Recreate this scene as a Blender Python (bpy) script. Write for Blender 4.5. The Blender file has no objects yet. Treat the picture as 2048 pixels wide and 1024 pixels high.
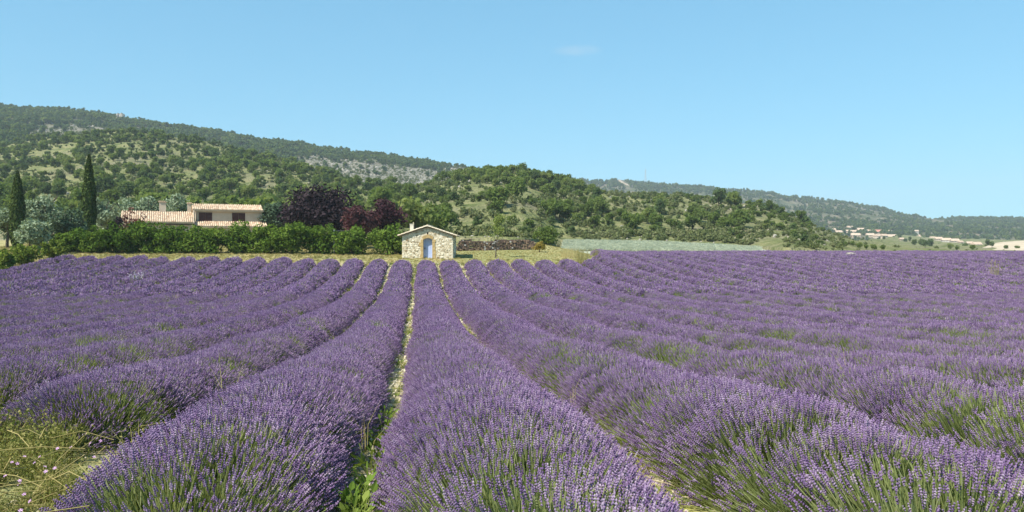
import bpy, math, random
import numpy as np
from mathutils import Vector, Matrix, Euler

S = bpy.context.scene
COL = S.collection
random.seed(7)
RNG = np.random.default_rng(7)
R = math.radians

# ------------------------------------------------------------------ camera
F, HY, CX = 1607.0, 495.0, 1024.0        # focal length, horizon row, centre column of the 2048 px photograph
YAW = math.atan((CX - 836.0) / F)        # the rows run along +Y, the camera looks a little to their right
CAMZ = 1.80
cam_d = bpy.data.cameras.new('camera')
cam = bpy.data.objects.new('camera', cam_d)
COL.objects.link(cam)
cam.location = (0, 0, CAMZ)
cam.rotation_euler = (R(90), 0, -YAW)
cam_d.sensor_width = 36
cam_d.lens = F / 2048 * 36
cam_d.shift_y = -(512 - HY) / 2048
cam_d.clip_start = 0.1
cam_d.clip_end = 6000
S.camera = cam

# ------------------------------------------------------------------ light
SUN_EL, SUN_AZ = R(49.5), R(180 + 56)      # azimuth clockwise from +Y
sdir = Vector((math.sin(SUN_AZ) * math.cos(SUN_EL), math.cos(SUN_AZ) * math.cos(SUN_EL), math.sin(SUN_EL)))
sl = bpy.data.lights.new('sun', 'SUN')
sl.energy = 5.0
sl.angle = R(0.5)
sl.color = (1.0, 0.955, 0.87)
so = bpy.data.objects.new('sun', sl)
COL.objects.link(so)
so.rotation_euler = sdir.to_track_quat('Z', 'Y').to_euler()
W = bpy.data.worlds.new('World')
S.world = W
W.use_nodes = True
nt = W.node_tree
nt.nodes.clear()
wo = nt.nodes.new('ShaderNodeOutputWorld')
bg = nt.nodes.new('ShaderNodeBackground')
sky = nt.nodes.new('ShaderNodeTexSky')
sky.sky_type = 'NISHITA'
sky.sun_disc = False
sky.sun_elevation = SUN_EL
sky.sun_rotation = SUN_AZ
sky.altitude = 0
sky.air_density = 1.0
sky.dust_density = 0.0
sky.ozone_density = 1.0
tintn = nt.nodes.new('ShaderNodeMix')
tintn.data_type = 'RGBA'
tintn.blend_type = 'MULTIPLY'
tintn.inputs[0].default_value = 1.0
tintn.inputs[7].default_value = (0.62, 1.33, 1.66, 1)
gam = nt.nodes.new('ShaderNodeGamma')      # the phone's soft tone curve: an even sky from top to horizon
gam.inputs[1].default_value = 0.5
nt.links.new(sky.outputs[0], gam.inputs[0])
nt.links.new(gam.outputs[0], tintn.inputs[6])
# a faint wisp of cirrus
tcw = nt.nodes.new('ShaderNodeTexCoord').outputs['Generated']


def wdot(v):
    n = nt.nodes.new('ShaderNodeVectorMath'); n.operation = 'DOT_PRODUCT'
    nt.links.new(tcw, n.inputs[0]); n.inputs[1].default_value = v
    return n.outputs['Value']


def wmath(op, a, b, clamp=False):
    n = nt.nodes.new('ShaderNodeMath'); n.operation = op; n.use_clamp = clamp
    for i, v in enumerate((a, b)):
        if hasattr(v, 'is_linked'): nt.links.new(v, n.inputs[i])
        else: n.inputs[i].default_value = v
    return n.outputs[0]


ca = math.atan2(1155 - CX, F) + YAW
cdir = Vector((math.sin(ca), math.cos(ca), 0.2446)).normalized()
csd = Vector((math.cos(ca), -math.sin(ca), 0)); cup = csd.cross(cdir)
e1 = wmath('POWER', wmath('DIVIDE', wdot(csd), 0.034), 2.0)
e2 = wmath('POWER', wmath('DIVIDE', wdot(cup), 0.0075), 2.0)
front = wmath('GREATER_THAN', wdot(cdir), 0.5)
msk = wmath('SUBTRACT', 1.0, wmath('ADD', e1, e2), True)
nz = nt.nodes.new('ShaderNodeTexNoise'); nz.inputs['Scale'].default_value = 70; nz.inputs['Detail'].default_value = 5
nt.links.new(tcw, nz.inputs['Vector'])
msk = wmath('MULTIPLY', wmath('MULTIPLY', msk, front), wmath('MULTIPLY', nz.outputs[0], 0.30))
cmix = nt.nodes.new('ShaderNodeMix'); cmix.data_type = 'RGBA'
nt.links.new(msk, cmix.inputs[0]); nt.links.new(tintn.outputs[2], cmix.inputs[6]); cmix.inputs[7].default_value = (3.5, 3.6, 3.6, 1)
nt.links.new(cmix.outputs[2], bg.inputs[0])
bg.inputs[1].default_value = 0.14
nt.links.new(bg.outputs[0], wo.inputs[0])
S.view_settings.view_transform = 'Standard'
S.view_settings.look = 'None'
S.view_settings.exposure = 0.75
S.view_settings.gamma = 1.0
S.view_settings.use_curve_mapping = False
S.render.engine = 'CYCLES'
S.cycles.max_bounces = 6
S.cycles.diffuse_bounces = 3
S.cycles.transparent_max_bounces = 4
S.cycles.volume_bounces = 0

FWD = Vector((math.sin(YAW), math.cos(YAW), 0))
RGT = Vector((math.cos(YAW), -math.sin(YAW), 0))


def at(px, py, d):
    """the point seen at pixel (px, py), d metres in front of the camera"""
    p = FWD * d + RGT * (d * (px - CX) / F)
    return Vector((p.x, p.y, CAMZ + d * (HY - py) / F))


def depth_px(x, y):
    d = x * FWD.x + y * FWD.y
    u = x * RGT.x + y * RGT.y
    return d, CX + F * u / np.maximum(d, 0.01)


# ------------------------------------------------------------------ helpers
def sstep(a, b, x):
    t = np.clip((np.asarray(x, float) - a) / (b - a), 0, 1)
    return t * t * (3 - 2 * t)


def vnoise(x, y, seed=0):
    x = np.asarray(x, float); y = np.asarray(y, float)
    xi = np.floor(x); yi = np.floor(y)
    xf = x - xi; yf = y - yi

    def h(i, j):
        v = np.sin(i * 127.1 + j * 311.7 + seed * 74.7) * 43758.5453
        return v - np.floor(v)
    u = xf * xf * (3 - 2 * xf); v = yf * yf * (3 - 2 * yf)
    a = h(xi, yi) * (1 - u) + h(xi + 1, yi) * u
    b = h(xi, yi + 1) * (1 - u) + h(xi + 1, yi + 1) * u
    return a * (1 - v) + b * v


def fbm(x, y, seed=0, o=4):
    t = 0; a = 0.5; s = 0
    for k in range(o):
        t = t + a * vnoise(x * 2 ** k, y * 2 ** k, seed + k * 13); s += a; a *= 0.5
    return t / s


def unit(v):
    return v / np.maximum(np.linalg.norm(v, axis=1, keepdims=True), 1e-9)


def mesh_np(name, V, Q=None, T=None, mats=(), mi=None, tint=None, smooth=False):
    """a mesh from numpy verts, quads and triangles; tint = one value per vertex"""
    me = bpy.data.meshes.new(name)
    V = np.asarray(V, np.float32).reshape(-1, 3)
    loops = []; sizes = []
    if Q is not None and len(Q):
        Q = np.asarray(Q, np.int32); loops.append(Q.ravel()); sizes.append(np.full(len(Q), 4, np.int32))
    if T is not None and len(T):
        T = np.asarray(T, np.int32); loops.append(T.ravel()); sizes.append(np.full(len(T), 3, np.int32))
    me.vertices.add(len(V)); me.vertices.foreach_set('co', V.ravel())
    if loops:
        L = np.concatenate(loops); Z = np.concatenate(sizes)
        st = np.concatenate([[0], np.cumsum(Z)[:-1]]).astype(np.int32)
        me.loops.add(len(L)); me.loops.foreach_set('vertex_index', L)
        me.polygons.add(len(Z)); me.polygons.foreach_set('loop_start', st)
        if mi is not None:
            me.polygons.foreach_set('material_index', np.asarray(mi, np.int32))
        if smooth:
            me.polygons.foreach_set('use_smooth', np.ones(len(Z), bool))
    for m in mats:
        me.materials.append(m)
    if tint is not None:
        a = me.attributes.new('tint', 'FLOAT', 'POINT')
        a.data.foreach_set('value', np.asarray(tint, np.float32))
    me.update(calc_edges=True)
    return me


class MB:
    """collects shapes into one mesh"""
    def __init__(self):
        self.v = []; self.f = []; self.m = []; self.t = []

    def add(self, vs, fs, mi=0, tint=0.5):
        o = len(self.v)
        self.v += [tuple(v) for v in vs]
        self.t += [tint] * len(vs)
        for f in fs:
            self.f.append(tuple(i + o for i in f)); self.m.append(mi)

    def box(self, c, s, rz=0.0, mi=0, tint=0.5, taper=1.0):
        x, y, z = s[0] / 2, s[1] / 2, s[2] / 2
        ca, sa = math.cos(rz), math.sin(rz)
        vs = []
        for k, (i, j) in ((-1, (-1, -1)), (-1, (1, -1)), (-1, (1, 1)), (-1, (-1, 1)), (1, (-1, -1)), (1, (1, -1)), (1, (1, 1)), (1, (-1, 1))):
            q = taper if k > 0 else 1.0
            a, b = i * x * q, j * y * q
            vs.append((c[0] + a * ca - b * sa, c[1] + a * sa + b * ca, c[2] + k * z))
        self.add(vs, [(3, 2, 1, 0), (4, 5, 6, 7), (0, 1, 5, 4), (1, 2, 6, 5), (2, 3, 7, 6), (3, 0, 4, 7)], mi, tint)

    def tube(self, pts, rad, n=6, mi=0, tint=0.5, cap=True):
        pts = [Vector(p) for p in pts]
        rings = []
        for i, p in enumerate(pts):
            d = (pts[min(i + 1, len(pts) - 1)] - pts[max(i - 1, 0)]).normalized()
            a = d.orthogonal().normalized() if i == 0 else (a - d * a.dot(d)).normalized()
            b = d.cross(a)
            r = rad[i] if hasattr(rad, '__len__') else rad
            rings.append([p + (a * math.cos(6.28318 * k / n) + b * math.sin(6.28318 * k / n)) * r for k in range(n)])
        vs = [v for r_ in rings for v in r_]
        fs = []
        for i in range(len(pts) - 1):
            for k in range(n):
                k2 = (k + 1) % n
                fs.append((i * n + k, i * n + k2, (i + 1) * n + k2, (i + 1) * n + k))
        if cap:
            fs.append(tuple(reversed(range(n))))
            fs.append(tuple((len(pts) - 1) * n + k for k in range(n)))
        self.add(vs, fs, mi, tint)

    def prism(self, poly, y0, y1, mi=0, tint=0.5):
        """polygon in x,z pushed along y"""
        n = len(poly)
        vs = [(p[0], y0, p[1]) for p in poly] + [(p[0], y1, p[1]) for p in poly]
        fs = [tuple(range(n)), tuple(reversed(range(n, 2 * n)))]
        for k in range(n):
            k2 = (k + 1) % n
            fs.append((k, n + k, n + k2, k2))
        self.add(vs, fs, mi, tint)

    def mesh(self, name, mats, smooth=False):
        me = bpy.data.meshes.new(name)
        me.from_pydata(self.v, [], self.f)
        me.polygons.foreach_set('material_index', self.m)
        if smooth:
            me.polygons.foreach_set('use_smooth', [True] * len(self.f))
        for m in mats:
            me.materials.append(m)
        a = me.attributes.new('tint', 'FLOAT', 'POINT')
        a.data.foreach_set('value', self.t)
        me.update()
        return me


def link(name, data, parent=None, kind=None, label=None, cat=None, group=None, loc=None, rz=None):
    o = bpy.data.objects.new(name, data)
    COL.objects.link(o)
    if parent is not None: o.parent = parent
    if loc is not None: o.location = loc
    if rz is not None: o.rotation_euler = (0, 0, rz)
    if kind: o['kind'] = kind
    if label: o['label'] = label
    if cat: o['category'] = cat
    if group: o['group'] = group
    return o


def thing(name, label, cat, loc=(0, 0, 0), rz=0.0, group=None):
    return link(name, None, None, None, label, cat, group, loc, rz)


def copy_tree(root, loc, rz=0.0, scale=None, label=None, group=None):
    c = root.copy(); COL.objects.link(c)
    c.location = loc; c.rotation_euler = (0, 0, rz)
    if scale is not None: c.scale = scale
    if label: c['label'] = label
    if group: c['group'] = group
    for ch in list(root.children):
        k = ch.copy(); COL.objects.link(k); k.parent = c
        for g in list(ch.children):
            q = g.copy(); COL.objects.link(q); q.parent = k
    return c


ORD = ['', 'first', 'second', 'third', 'fourth', 'fifth', 'sixth', 'seventh', 'eighth', 'ninth', 'tenth', 'eleventh', 'twelfth', 'thirteenth', 'fourteenth', 'fifteenth']


# ------------------------------------------------------------------ materials
def new_mat(name):
    m = bpy.data.materials.new(name); m.use_nodes = True
    t = m.node_tree; t.nodes.clear()
    return m, t, t.nodes.new('ShaderNodeOutputMaterial')


def ramp(t, fac, stops):
    n = t.nodes.new('ShaderNodeValToRGB')
    while len(n.color_ramp.elements) < len(stops): n.color_ramp.elements.new(0.5)
    for e, (p, c) in zip(n.color_ramp.elements, stops):
        e.position = p; e.color = (*c, 1)
    t.links.new(fac, n.inputs[0])
    return n.outputs[0]


def noise(t, scale, detail=3, vec=None, rough=0.55):
    n = t.nodes.new('ShaderNodeTexNoise')
    n.inputs['Scale'].default_value = scale; n.inputs['Detail'].default_value = detail; n.inputs['Roughness'].default_value = rough
    if vec is not None: t.links.new(vec, n.inputs['Vector'])
    return n.outputs[0]


def mix(t, f, a, b, mode='MIX'):
    n = t.nodes.new('ShaderNodeMix'); n.data_type = 'RGBA'; n.blend_type = mode
    for s, v in ((0, f), (6, a), (7, b)):
        if hasattr(v, 'is_linked'): t.links.new(v, n.inputs[s])
        elif s == 0: n.inputs[0].default_value = v
        else: n.inputs[s].default_value = (*v, 1)
    return n.outputs[2]


def math_n(t, op, a, b=0.0, clamp=False):
    n = t.nodes.new('ShaderNodeMath'); n.operation = op; n.use_clamp = clamp
    for i, v in enumerate((a, b)):
        if hasattr(v, 'is_linked'): t.links.new(v, n.inputs[i])
        else: n.inputs[i].default_value = v
    return n.outputs[0]


def attr(t, name):
    n = t.nodes.new('ShaderNodeAttribute'); n.attribute_name = name
    return n.outputs['Fac']


def objrand(t):
    return t.nodes.new('ShaderNodeObjectInfo').outputs['Random']


def pos(t):
    return t.nodes.new('ShaderNodeNewGeometry').outputs['Position']


def leaf_mat(name, stops, transl=0.3, rnd=0.45, tcol=(1.15, 1.1, 0.6)):
    """leaves: colour runs along a ramp with the leaf's own tint and a random value for each plant"""
    m, t, o = new_mat(name)
    f = math_n(t, 'ADD', math_n(t, 'MULTIPLY', attr(t, 'tint'), 1 - rnd), math_n(t, 'MULTIPLY', objrand(t), rnd))
    c = ramp(t, f, stops)
    d = t.nodes.new('ShaderNodeBsdfDiffuse'); t.links.new(c, d.inputs[0])
    tr = t.nodes.new('ShaderNodeBsdfTranslucent')
    t.links.new(mix(t, 1.0, c, tcol, 'MULTIPLY'), tr.inputs[0])
    mx = t.nodes.new('ShaderNodeMixShader'); mx.inputs[0].default_value = transl
    t.links.new(d.outputs[0], mx.inputs[1]); t.links.new(tr.outputs[0], mx.inputs[2])
    t.links.new(mx.outputs[0], o.inputs[0])
    return m


def solid_mat(name, stops, scale=6.0, rough=0.85, bump=0.0, coord='Object', detail=4, tint=False, bscale=None):
    m, t, o = new_mat(name)
    b = t.nodes.new('ShaderNodeBsdfPrincipled')
    b.inputs['Roughness'].default_value = rough
    b.inputs['Specular IOR Level'].default_value = 0.25
    tc = t.nodes.new('ShaderNodeTexCoord').outputs[coord]
    n = noise(t, scale, detail, tc)
    if tint:
        n = math_n(t, 'ADD', math_n(t, 'MULTIPLY', n, 0.5), math_n(t, 'MULTIPLY', attr(t, 'tint'), 0.5))
    t.links.new(ramp(t, n, stops), b.inputs['Base Color'])
    if bump:
        bn = t.nodes.new('ShaderNodeBump'); bn.inputs['Strength'].default_value = bump; bn.inputs['Distance'].default_value = 0.02
        t.links.new(noise(t, bscale or scale * 3, 4, tc), bn.inputs['Height']); t.links.new(bn.outputs[0], b.inputs['Normal'])
    t.links.new(b.outputs[0], o.inputs[0])
    return m


M = {}
M['lav_head'] = leaf_mat('lavender_flower', [(0.0, (0.140, 0.080, 0.185)), (0.35, (0.228, 0.142, 0.280)), (0.65, (0.318, 0.218, 0.360)), (1.0, (0.470, 0.375, 0.460))], 0.24, 0.35, (1.0, 0.9, 1.1))
M['lav_stem'] = leaf_mat('lavender_stem', [(0.0, (0.135, 0.168, 0.052)), (0.5, (0.245, 0.285, 0.105)), (1.0, (0.370, 0.385, 0.190))], 0.35, 0.3)
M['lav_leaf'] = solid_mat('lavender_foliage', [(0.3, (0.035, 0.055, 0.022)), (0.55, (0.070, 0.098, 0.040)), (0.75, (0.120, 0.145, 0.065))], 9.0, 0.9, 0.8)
M['oak'] = leaf_mat('oak_leaves', [(0.0, (0.084, 0.122, 0.030)), (0.45, (0.138, 0.192, 0.048)), (0.75, (0.185, 0.236, 0.068)), (1.0, (0.255, 0.285, 0.105))], 0.5, 0.68)
M['pine'] = leaf_mat('dark_evergreen_leaves', [(0.0, (0.056, 0.088, 0.032)), (0.5, (0.092, 0.138, 0.048)), (1.0, (0.140, 0.182, 0.072))], 0.38, 0.5)
M['scrub'] = leaf_mat('scrub_leaves', [(0.0, (0.090, 0.118, 0.044)), (0.5, (0.150, 0.175, 0.070)), (1.0, (0.230, 0.235, 0.120))], 0.35, 0.6)
M['olive'] = leaf_mat('olive_leaves', [(0.0, (0.110, 0.150, 0.085)), (0.5, (0.230, 0.285, 0.180)), (1.0, (0.380, 0.440, 0.310))], 0.2, 0.25)
M['hedge'] = leaf_mat('hedge_leaves', [(0.0, (0.040, 0.080, 0.014)), (0.5, (0.090, 0.150, 0.024)), (1.0, (0.205, 0.275, 0.050))], 0.3, 0.40)
M['bright'] = leaf_mat('bright_bush_leaves', [(0.0, (0.060, 0.100, 0.018)), (0.5, (0.130, 0.180, 0.030)), (1.0, (0.250, 0.290, 0.060))], 0.3, 0.25)
M['plum'] = leaf_mat('purple_plum_leaves', [(0.0, (0.016, 0.012, 0.015)), (0.5, (0.034, 0.024, 0.028)), (0.85, (0.060, 0.043, 0.048)), (1.0, (0.115, 0.092, 0.098))], 0.12, 0.15, (1.1, 0.85, 0.85))
M['redplum'] = leaf_mat('red_plum_leaves', [(0.0, (0.045, 0.022, 0.024)), (0.5, (0.090, 0.042, 0.044)), (1.0, (0.165, 0.085, 0.080))], 0.2, 0.15, (1.3, 0.6, 0.6))
M['cypress'] = leaf_mat('cypress_leaves', [(0.0, (0.034, 0.056, 0.018)), (0.6, (0.068, 0.098, 0.028)), (1.0, (0.120, 0.150, 0.044))], 0.1, 0.1)
M['young'] = leaf_mat('young_tree_leaves', [(0.0, (0.130, 0.180, 0.040)), (0.6, (0.230, 0.280, 0.075)), (1.0, (0.340, 0.370, 0.130))], 0.35, 0.2)
M['yellowbush'] = leaf_mat('yellow_broom', [(0.0, (0.180, 0.150, 0.030)), (0.6, (0.340, 0.260, 0.060)), (1.0, (0.480, 0.370, 0.120))], 0.25, 0.2)
M['grass'] = leaf_mat('dry_grass', [(0.0, (0.150, 0.170, 0.045)), (0.35, (0.300, 0.270, 0.100)), (0.7, (0.430, 0.350, 0.150)), (1.0, (0.560, 0.470, 0.240))], 0.25, 0.6, (1, 1, 0.8))
M['greengrass'] = leaf_mat('green_weeds', [(0.0, (0.070, 0.130, 0.020)), (0.5, (0.150, 0.220, 0.040)), (1.0, (0.330, 0.350, 0.100))], 0.3, 0.5)
M['silver'] = leaf_mat('silver_green_crop', [(0.0, (0.340, 0.370, 0.250)), (0.5, (0.490, 0.515, 0.365)), (1.0, (0.610, 0.625, 0.485))], 0.4, 0.5, (1, 1, 1))
M['rust'] = leaf_mat('rust_leaves', [(0.0, (0.080, 0.035, 0.028)), (0.5, (0.150, 0.065, 0.048)), (1.0, (0.240, 0.120, 0.085))], 0.2, 0.15, (1.3, 0.7, 0.6))
M['herb'] = leaf_mat('corner_herbs', [(0.0, (0.090, 0.120, 0.025)), (0.4, (0.190, 0.205, 0.055)), (0.7, (0.330, 0.300, 0.110)), (1.0, (0.480, 0.400, 0.190))], 0.35, 0.5, (1, 1, 0.7))
M['bark'] = solid_mat('bark', [(0.3, (0.050, 0.038, 0.026)), (0.7, (0.140, 0.110, 0.080))], 12, 0.9, 0.5)
M['paint_white'] = solid_mat('pale_petals', [(0.3, (0.66, 0.58, 0.66)), (0.7, (0.80, 0.74, 0.80))], 5)
M['pink'] = solid_mat('pink_petals', [(0.3, (0.45, 0.25, 0.42)), (0.7, (0.62, 0.42, 0.58))], 5)
M['rock'] = solid_mat('limestone', [(0.25, (0.19, 0.17, 0.135)), (0.5, (0.30, 0.27, 0.22)), (0.75, (0.43, 0.39, 0.33))], 3, 0.9, 0.6)
M['pebble'] = solid_mat('pale_pebbles', [(0.25, (0.36, 0.31, 0.21)), (0.5, (0.50, 0.44, 0.31)), (0.75, (0.66, 0.60, 0.45))], 3, 0.9, 0.0)


def ground_mat():
    m, t, o = new_mat('field_ground')
    p = pos(t)
    n1 = noise(t, 0.35, 4, p); n2 = noise(t, 3.0, 5, p); n3 = noise(t, 24.0, 3, p)
    soil = ramp(t, n3, [(0.30, (0.24, 0.18, 0.105)), (0.48, (0.40, 0.33, 0.20)), (0.62, (0.52, 0.455, 0.31)), (0.75, (0.64, 0.58, 0.43))])
    weed = ramp(t, n2, [(0.30, (0.13, 0.16, 0.03)), (0.6, (0.29, 0.29, 0.07))])
    soil = mix(t, ramp(t, n2, [(0.45, (0, 0, 0)), (0.60, (1, 1, 1))]), soil, weed)
    straw = ramp(t, n2, [(0.25, (0.29, 0.235, 0.105)), (0.5, (0.41, 0.335, 0.165)), (0.75, (0.52, 0.44, 0.245))])
    green = ramp(t, n2, [(0.25, (0.18, 0.19, 0.070)), (0.7, (0.33, 0.315, 0.140))])
    mead = mix(t, attr(t, 'green'), straw, green)
    mead = mix(t, ramp(t, n1, [(0.42, (0, 0, 0)), (0.66, (1, 1, 1))]), mead, green)
    c = mix(t, attr(t, 'meadow'), soil, mead)
    b = t.nodes.new('ShaderNodeBsdfDiffuse'); t.links.new(c, b.inputs[0])
    bn = t.nodes.new('ShaderNodeBump'); bn.inputs['Strength'].default_value = 0.9; bn.inputs['Distance'].default_value = 0.06
    t.links.new(n3, bn.inputs['Height']); t.links.new(bn.outputs[0], b.inputs['Normal'])
    t.links.new(b.outputs[0], o.inputs[0])
    return m


def hill_mat(name, grass, soil, rock, gs=0.03, rocky='rocky'):
    """slopes: dry grass and scrub, bare soil in patches, pale rock where the attribute says so"""
    m, t, o = new_mat(name)
    p = pos(t)
    big = noise(t, gs, 5, p); mid = noise(t, gs * 7, 5, p); fine = noise(t, gs * 40, 4, p)
    g = ramp(t, mid, grass)
    s = ramp(t, fine, soil)
    c = mix(t, ramp(t, big, [(0.50, (0, 0, 0)), (0.66, (1, 1, 1))]), g, s)
    rk = ramp(t, fine, rock)
    ry = attr(t, rocky)
    c = mix(t, math_n(t, 'MULTIPLY', ry, ramp(t, mid, [(0.35, (0.15, 0.15, 0.15)), (0.55, (1, 1, 1))])), c, rk)
    b = t.nodes.new('ShaderNodeBsdfDiffuse'); t.links.new(c, b.inputs[0])
    bn = t.nodes.new('ShaderNodeBump'); bn.inputs['Strength'].default_value = 1.0; bn.inputs['Distance'].default_value = 1.2
    t.links.new(fine, bn.inputs['Height']); t.links.new(bn.outputs[0], b.inputs['Normal'])
    t.links.new(b.outputs[0], o.inputs[0])
    return m


# ------------------------------------------------------------------ ground
PC = np.array([(-60, -1.5), (0, -1.75), (6, -1.86), (12, -2.3), (17, -2.6), (23, -2.85), (32, -3.1), (42, -3.25), (50, -3.2), (58, -2.9), (64, -2.5), (72, -1.75), (77, -1.08), (83, -0.75), (90, -0.42), (100, 0.35), (112, 0.9), (160, 1.5)])
PL = np.array([(-60, -1.5), (0, -1.75), (6, -1.86), (12, -2.3), (17, -2.6), (23, -2.85), (32, -3.1), (42, -3.25), (50, -3.15), (58, -2.8), (64, -2.4), (72, -1.6), (77, -1.05), (83, -0.7), (90, -0.3), (100, 0.3), (112, 0.9), (160, 1.5)])
PR = np.array([(-60, -1.5), (0, -1.75), (6, -1.86), (12, -2.3), (17, -2.6), (23, -2.85), (32, -3.1), (42, -3.2), (50, -3.05), (58, -2.7), (64, -2.35), (72, -1.85), (80, -1.45), (90, -1.2), (97, -1.15), (104, -1.5), (115, -2.2), (160, -3.0)])


def HG(x, y):
    x = np.asarray(x, float); y = np.asarray(y, float)
    wl = sstep(-6, -16, x) if False else 1 - sstep(-16, -6, x)
    wr = sstep(15, 24, x)

    def sm(P):
        # piecewise profile, smoothed
        return (np.interp(y - 2, P[:, 0], P[:, 1]) + 2 * np.interp(y, P[:, 0], P[:, 1]) + np.interp(y + 2, P[:, 0], P[:, 1])) / 4
    z = sm(PC) * (1 - wl - wr) + sm(PL) * wl + sm(PR) * wr
    z = z + 0.10 * (fbm(x * 0.15, y * 0.15, 5, 3) - 0.5)
    return z + CAMZ


def row_end(i):
    if i == 8: return 77.0
    if i == 9: return 87.0
    if i >= 8: return 98.0 + 1.5 * math.sin(i * 1.7) + 0.05 * i
    if i >= 0: return 72.0 + 0.35 * math.sin(i * 2.3)
    return 72.6 + 0.4 * math.sin(i * 1.9) - 0.22 * i


def row_start(i):
    return {0: 2.9, -1: 4.2, -2: 8.2, -3: 10.8}.get(i, 2.9 + 0.2 * math.sin(i * 3.1) if i > 0 else 10.0)


ROW0, PITCH = 0.70, 2.10
I0, I1 = -15, 40

gx = np.concatenate([np.arange(-110, -16, 2.0), np.arange(-16, 20, 0.5), np.arange(20, 150.1, 2.0)])
gy = np.concatenate([np.arange(-40, 2, 3.0), np.arange(2, 40, 0.5), np.arange(40, 140.1, 1.0)])
GX, GY = np.meshgrid(gx, gy)
GZ = HG(GX, GY)
nx, ny = len(gx), len(gy)
V = np.stack([GX, GY, GZ], -1).reshape(-1, 3)
ii = (np.arange(ny - 1)[:, None] * nx + np.arange(nx - 1)[None, :]).ravel()
Q = np.stack([ii, ii + 1, ii + 1 + nx, ii + nx], -1)
me = mesh_np('ground', V, Q, None, [ground_mat()], smooth=True)
fend = np.where(GX > ROW0 + 9.4 * PITCH, 100.0, 73.2 - 0.02 * GX)
mead = np.clip(sstep(-1.2, 0.3, GY - fend) + (1 - sstep(-33.0, -32.3, GX)) + (1 - sstep(3.4, 4.2, GY)) + (1 - sstep(-2.2, -1.7, GX)) * (1 - sstep(7.6, 8.6, GY)), 0, 1)
a = me.attributes.new('meadow', 'FLOAT', 'POINT'); a.data.foreach_set('value', mead.ravel().astype(np.float32))
grn = np.clip(sstep(2.0, 5.0, GX) * 0.75 * (1 - 0.5 * sstep(10, 14, GX)) + 0.15 + 0.7 * (1 - sstep(8, 12, GY)), 0, 1)
a = me.attributes.new('green', 'FLOAT', 'POINT'); a.data.foreach_set('value', grn.ravel().astype(np.float32))
link('ground', me, kind='structure')


# ------------------------------------------------------------------ hills: fans of real terrain at their distances
def fan(name, cols, nd, mat, skirt, drop, amp, rocky=None, du=0.004, nseed=3):
    """cols: column px -> list of (distance, photo row of the bare slope); returns a height function too"""
    pxs = np.array([c[0] for c in cols], float)
    K = len(cols[0][1])
    D = np.array([[q[0] for q in c[1]] for c in cols], float)
    E = np.array([[(HY - q[1]) / F for q in c[1]] for c in cols], float)
    us = np.arange((pxs[0] - CX) / F, (pxs[-1] - CX) / F + 1e-6, du)
    px = us * F + CX
    Du = np.stack([np.interp(px, pxs, D[:, k]) for k in range(K)], 1)
    Eu = np.stack([np.interp(px, pxs, E[:, k]) for k in range(K)], 1)
    ker = np.array([1, 2, 3, 2, 1]) / 9.0
    for k in range(K):
        for A in (Du, Eu):
            A[:, k] = np.convolve(np.pad(A[:, k], 2, mode='edge'), ker, 'valid')
    tt = np.linspace(0, K - 1, nd)
    kk = np.arange(K)
    DD = np.stack([np.interp(tt, kk, Du[i]) for i in range(len(us))])
    EE = np.stack([np.interp(tt, kk, Eu[i]) for i in range(len(us))])
    ZZ = EE * DD
    UU = np.repeat(us[:, None], nd, 1)

    def bumps(x, y, t):
        return amp * (fbm(x / 45.0, y / 45.0, nseed, 5) - 0.5) * sstep(0.0, 0.15, t)
    XX = FWD.x * DD + RGT.x * DD * UU
    YY = FWD.y * DD + RGT.y * DD * UU
    ZZ = ZZ + bumps(XX, YY, tt[None, :] / (K - 1))
    surf = (us, DD.copy(), ZZ.copy())
    # skirt in front and a back slope behind the crest
    f0 = np.stack([XX[:, 0] * 0.93, YY[:, 0] * 0.93, ZZ[:, 0] - skirt], -1)[:, None]
    b1 = np.stack([XX[:, -1] * 1.12, YY[:, -1] * 1.12, ZZ[:, -1] - drop * 0.25], -1)[:, None]
    b2 = np.stack([XX[:, -1] * 1.5, YY[:, -1] * 1.5, ZZ[:, -1] - drop], -1)[:, None]
    P = np.concatenate([f0, np.stack([XX, YY, ZZ], -1), b1, b2], 1)
    n, m_ = P.shape[:2]
    P[..., 2] += CAMZ
    ii = (np.arange(n - 1)[:, None] * m_ + np.arange(m_ - 1)[None, :]).ravel()
    Q = np.stack([ii, ii + m_, ii + m_ + 1, ii + 1], -1)
    me = mesh_np(name, P.reshape(-1, 3), Q, None, [mat], smooth=True)
    rk = np.zeros((n, m_))
    if rocky is not None:
        pxg = CX + F * UU
        pyg = HY - F * ZZ / DD
        rk[:, 1:1 + nd] = rocky(pxg, pyg, XX, YY)
    a = me.attributes.new('rocky', 'FLOAT', 'POINT'); a.data.foreach_set('value', rk.ravel().astype(np.float32))
    link(name, me, kind='structure')

    def sample(u, t):
        """points on the slope: u = lateral tangent, t = 0..1 up the slope"""
        fi = np.clip((u - us[0]) / du, 0, len(us) - 1.001); i = fi.astype(int); a_ = fi - i
        ft = np.clip(t, 0, 0.9999) * (nd - 1); j = ft.astype(int); b_ = ft - j

        def bl(A):
            return (A[i, j] * (1 - a_) + A[i + 1, j] * a_) * (1 - b_) + (A[i, j + 1] * (1 - a_) + A[i + 1, j + 1] * a_) * b_
        d = bl(DD); z = bl(ZZ)
        return np.stack([FWD.x * d + RGT.x * d * u, FWD.y * d + RGT.y * d * u, z + CAMZ], -1), d, CX + F * u, HY - F * z / d
    return sample


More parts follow.
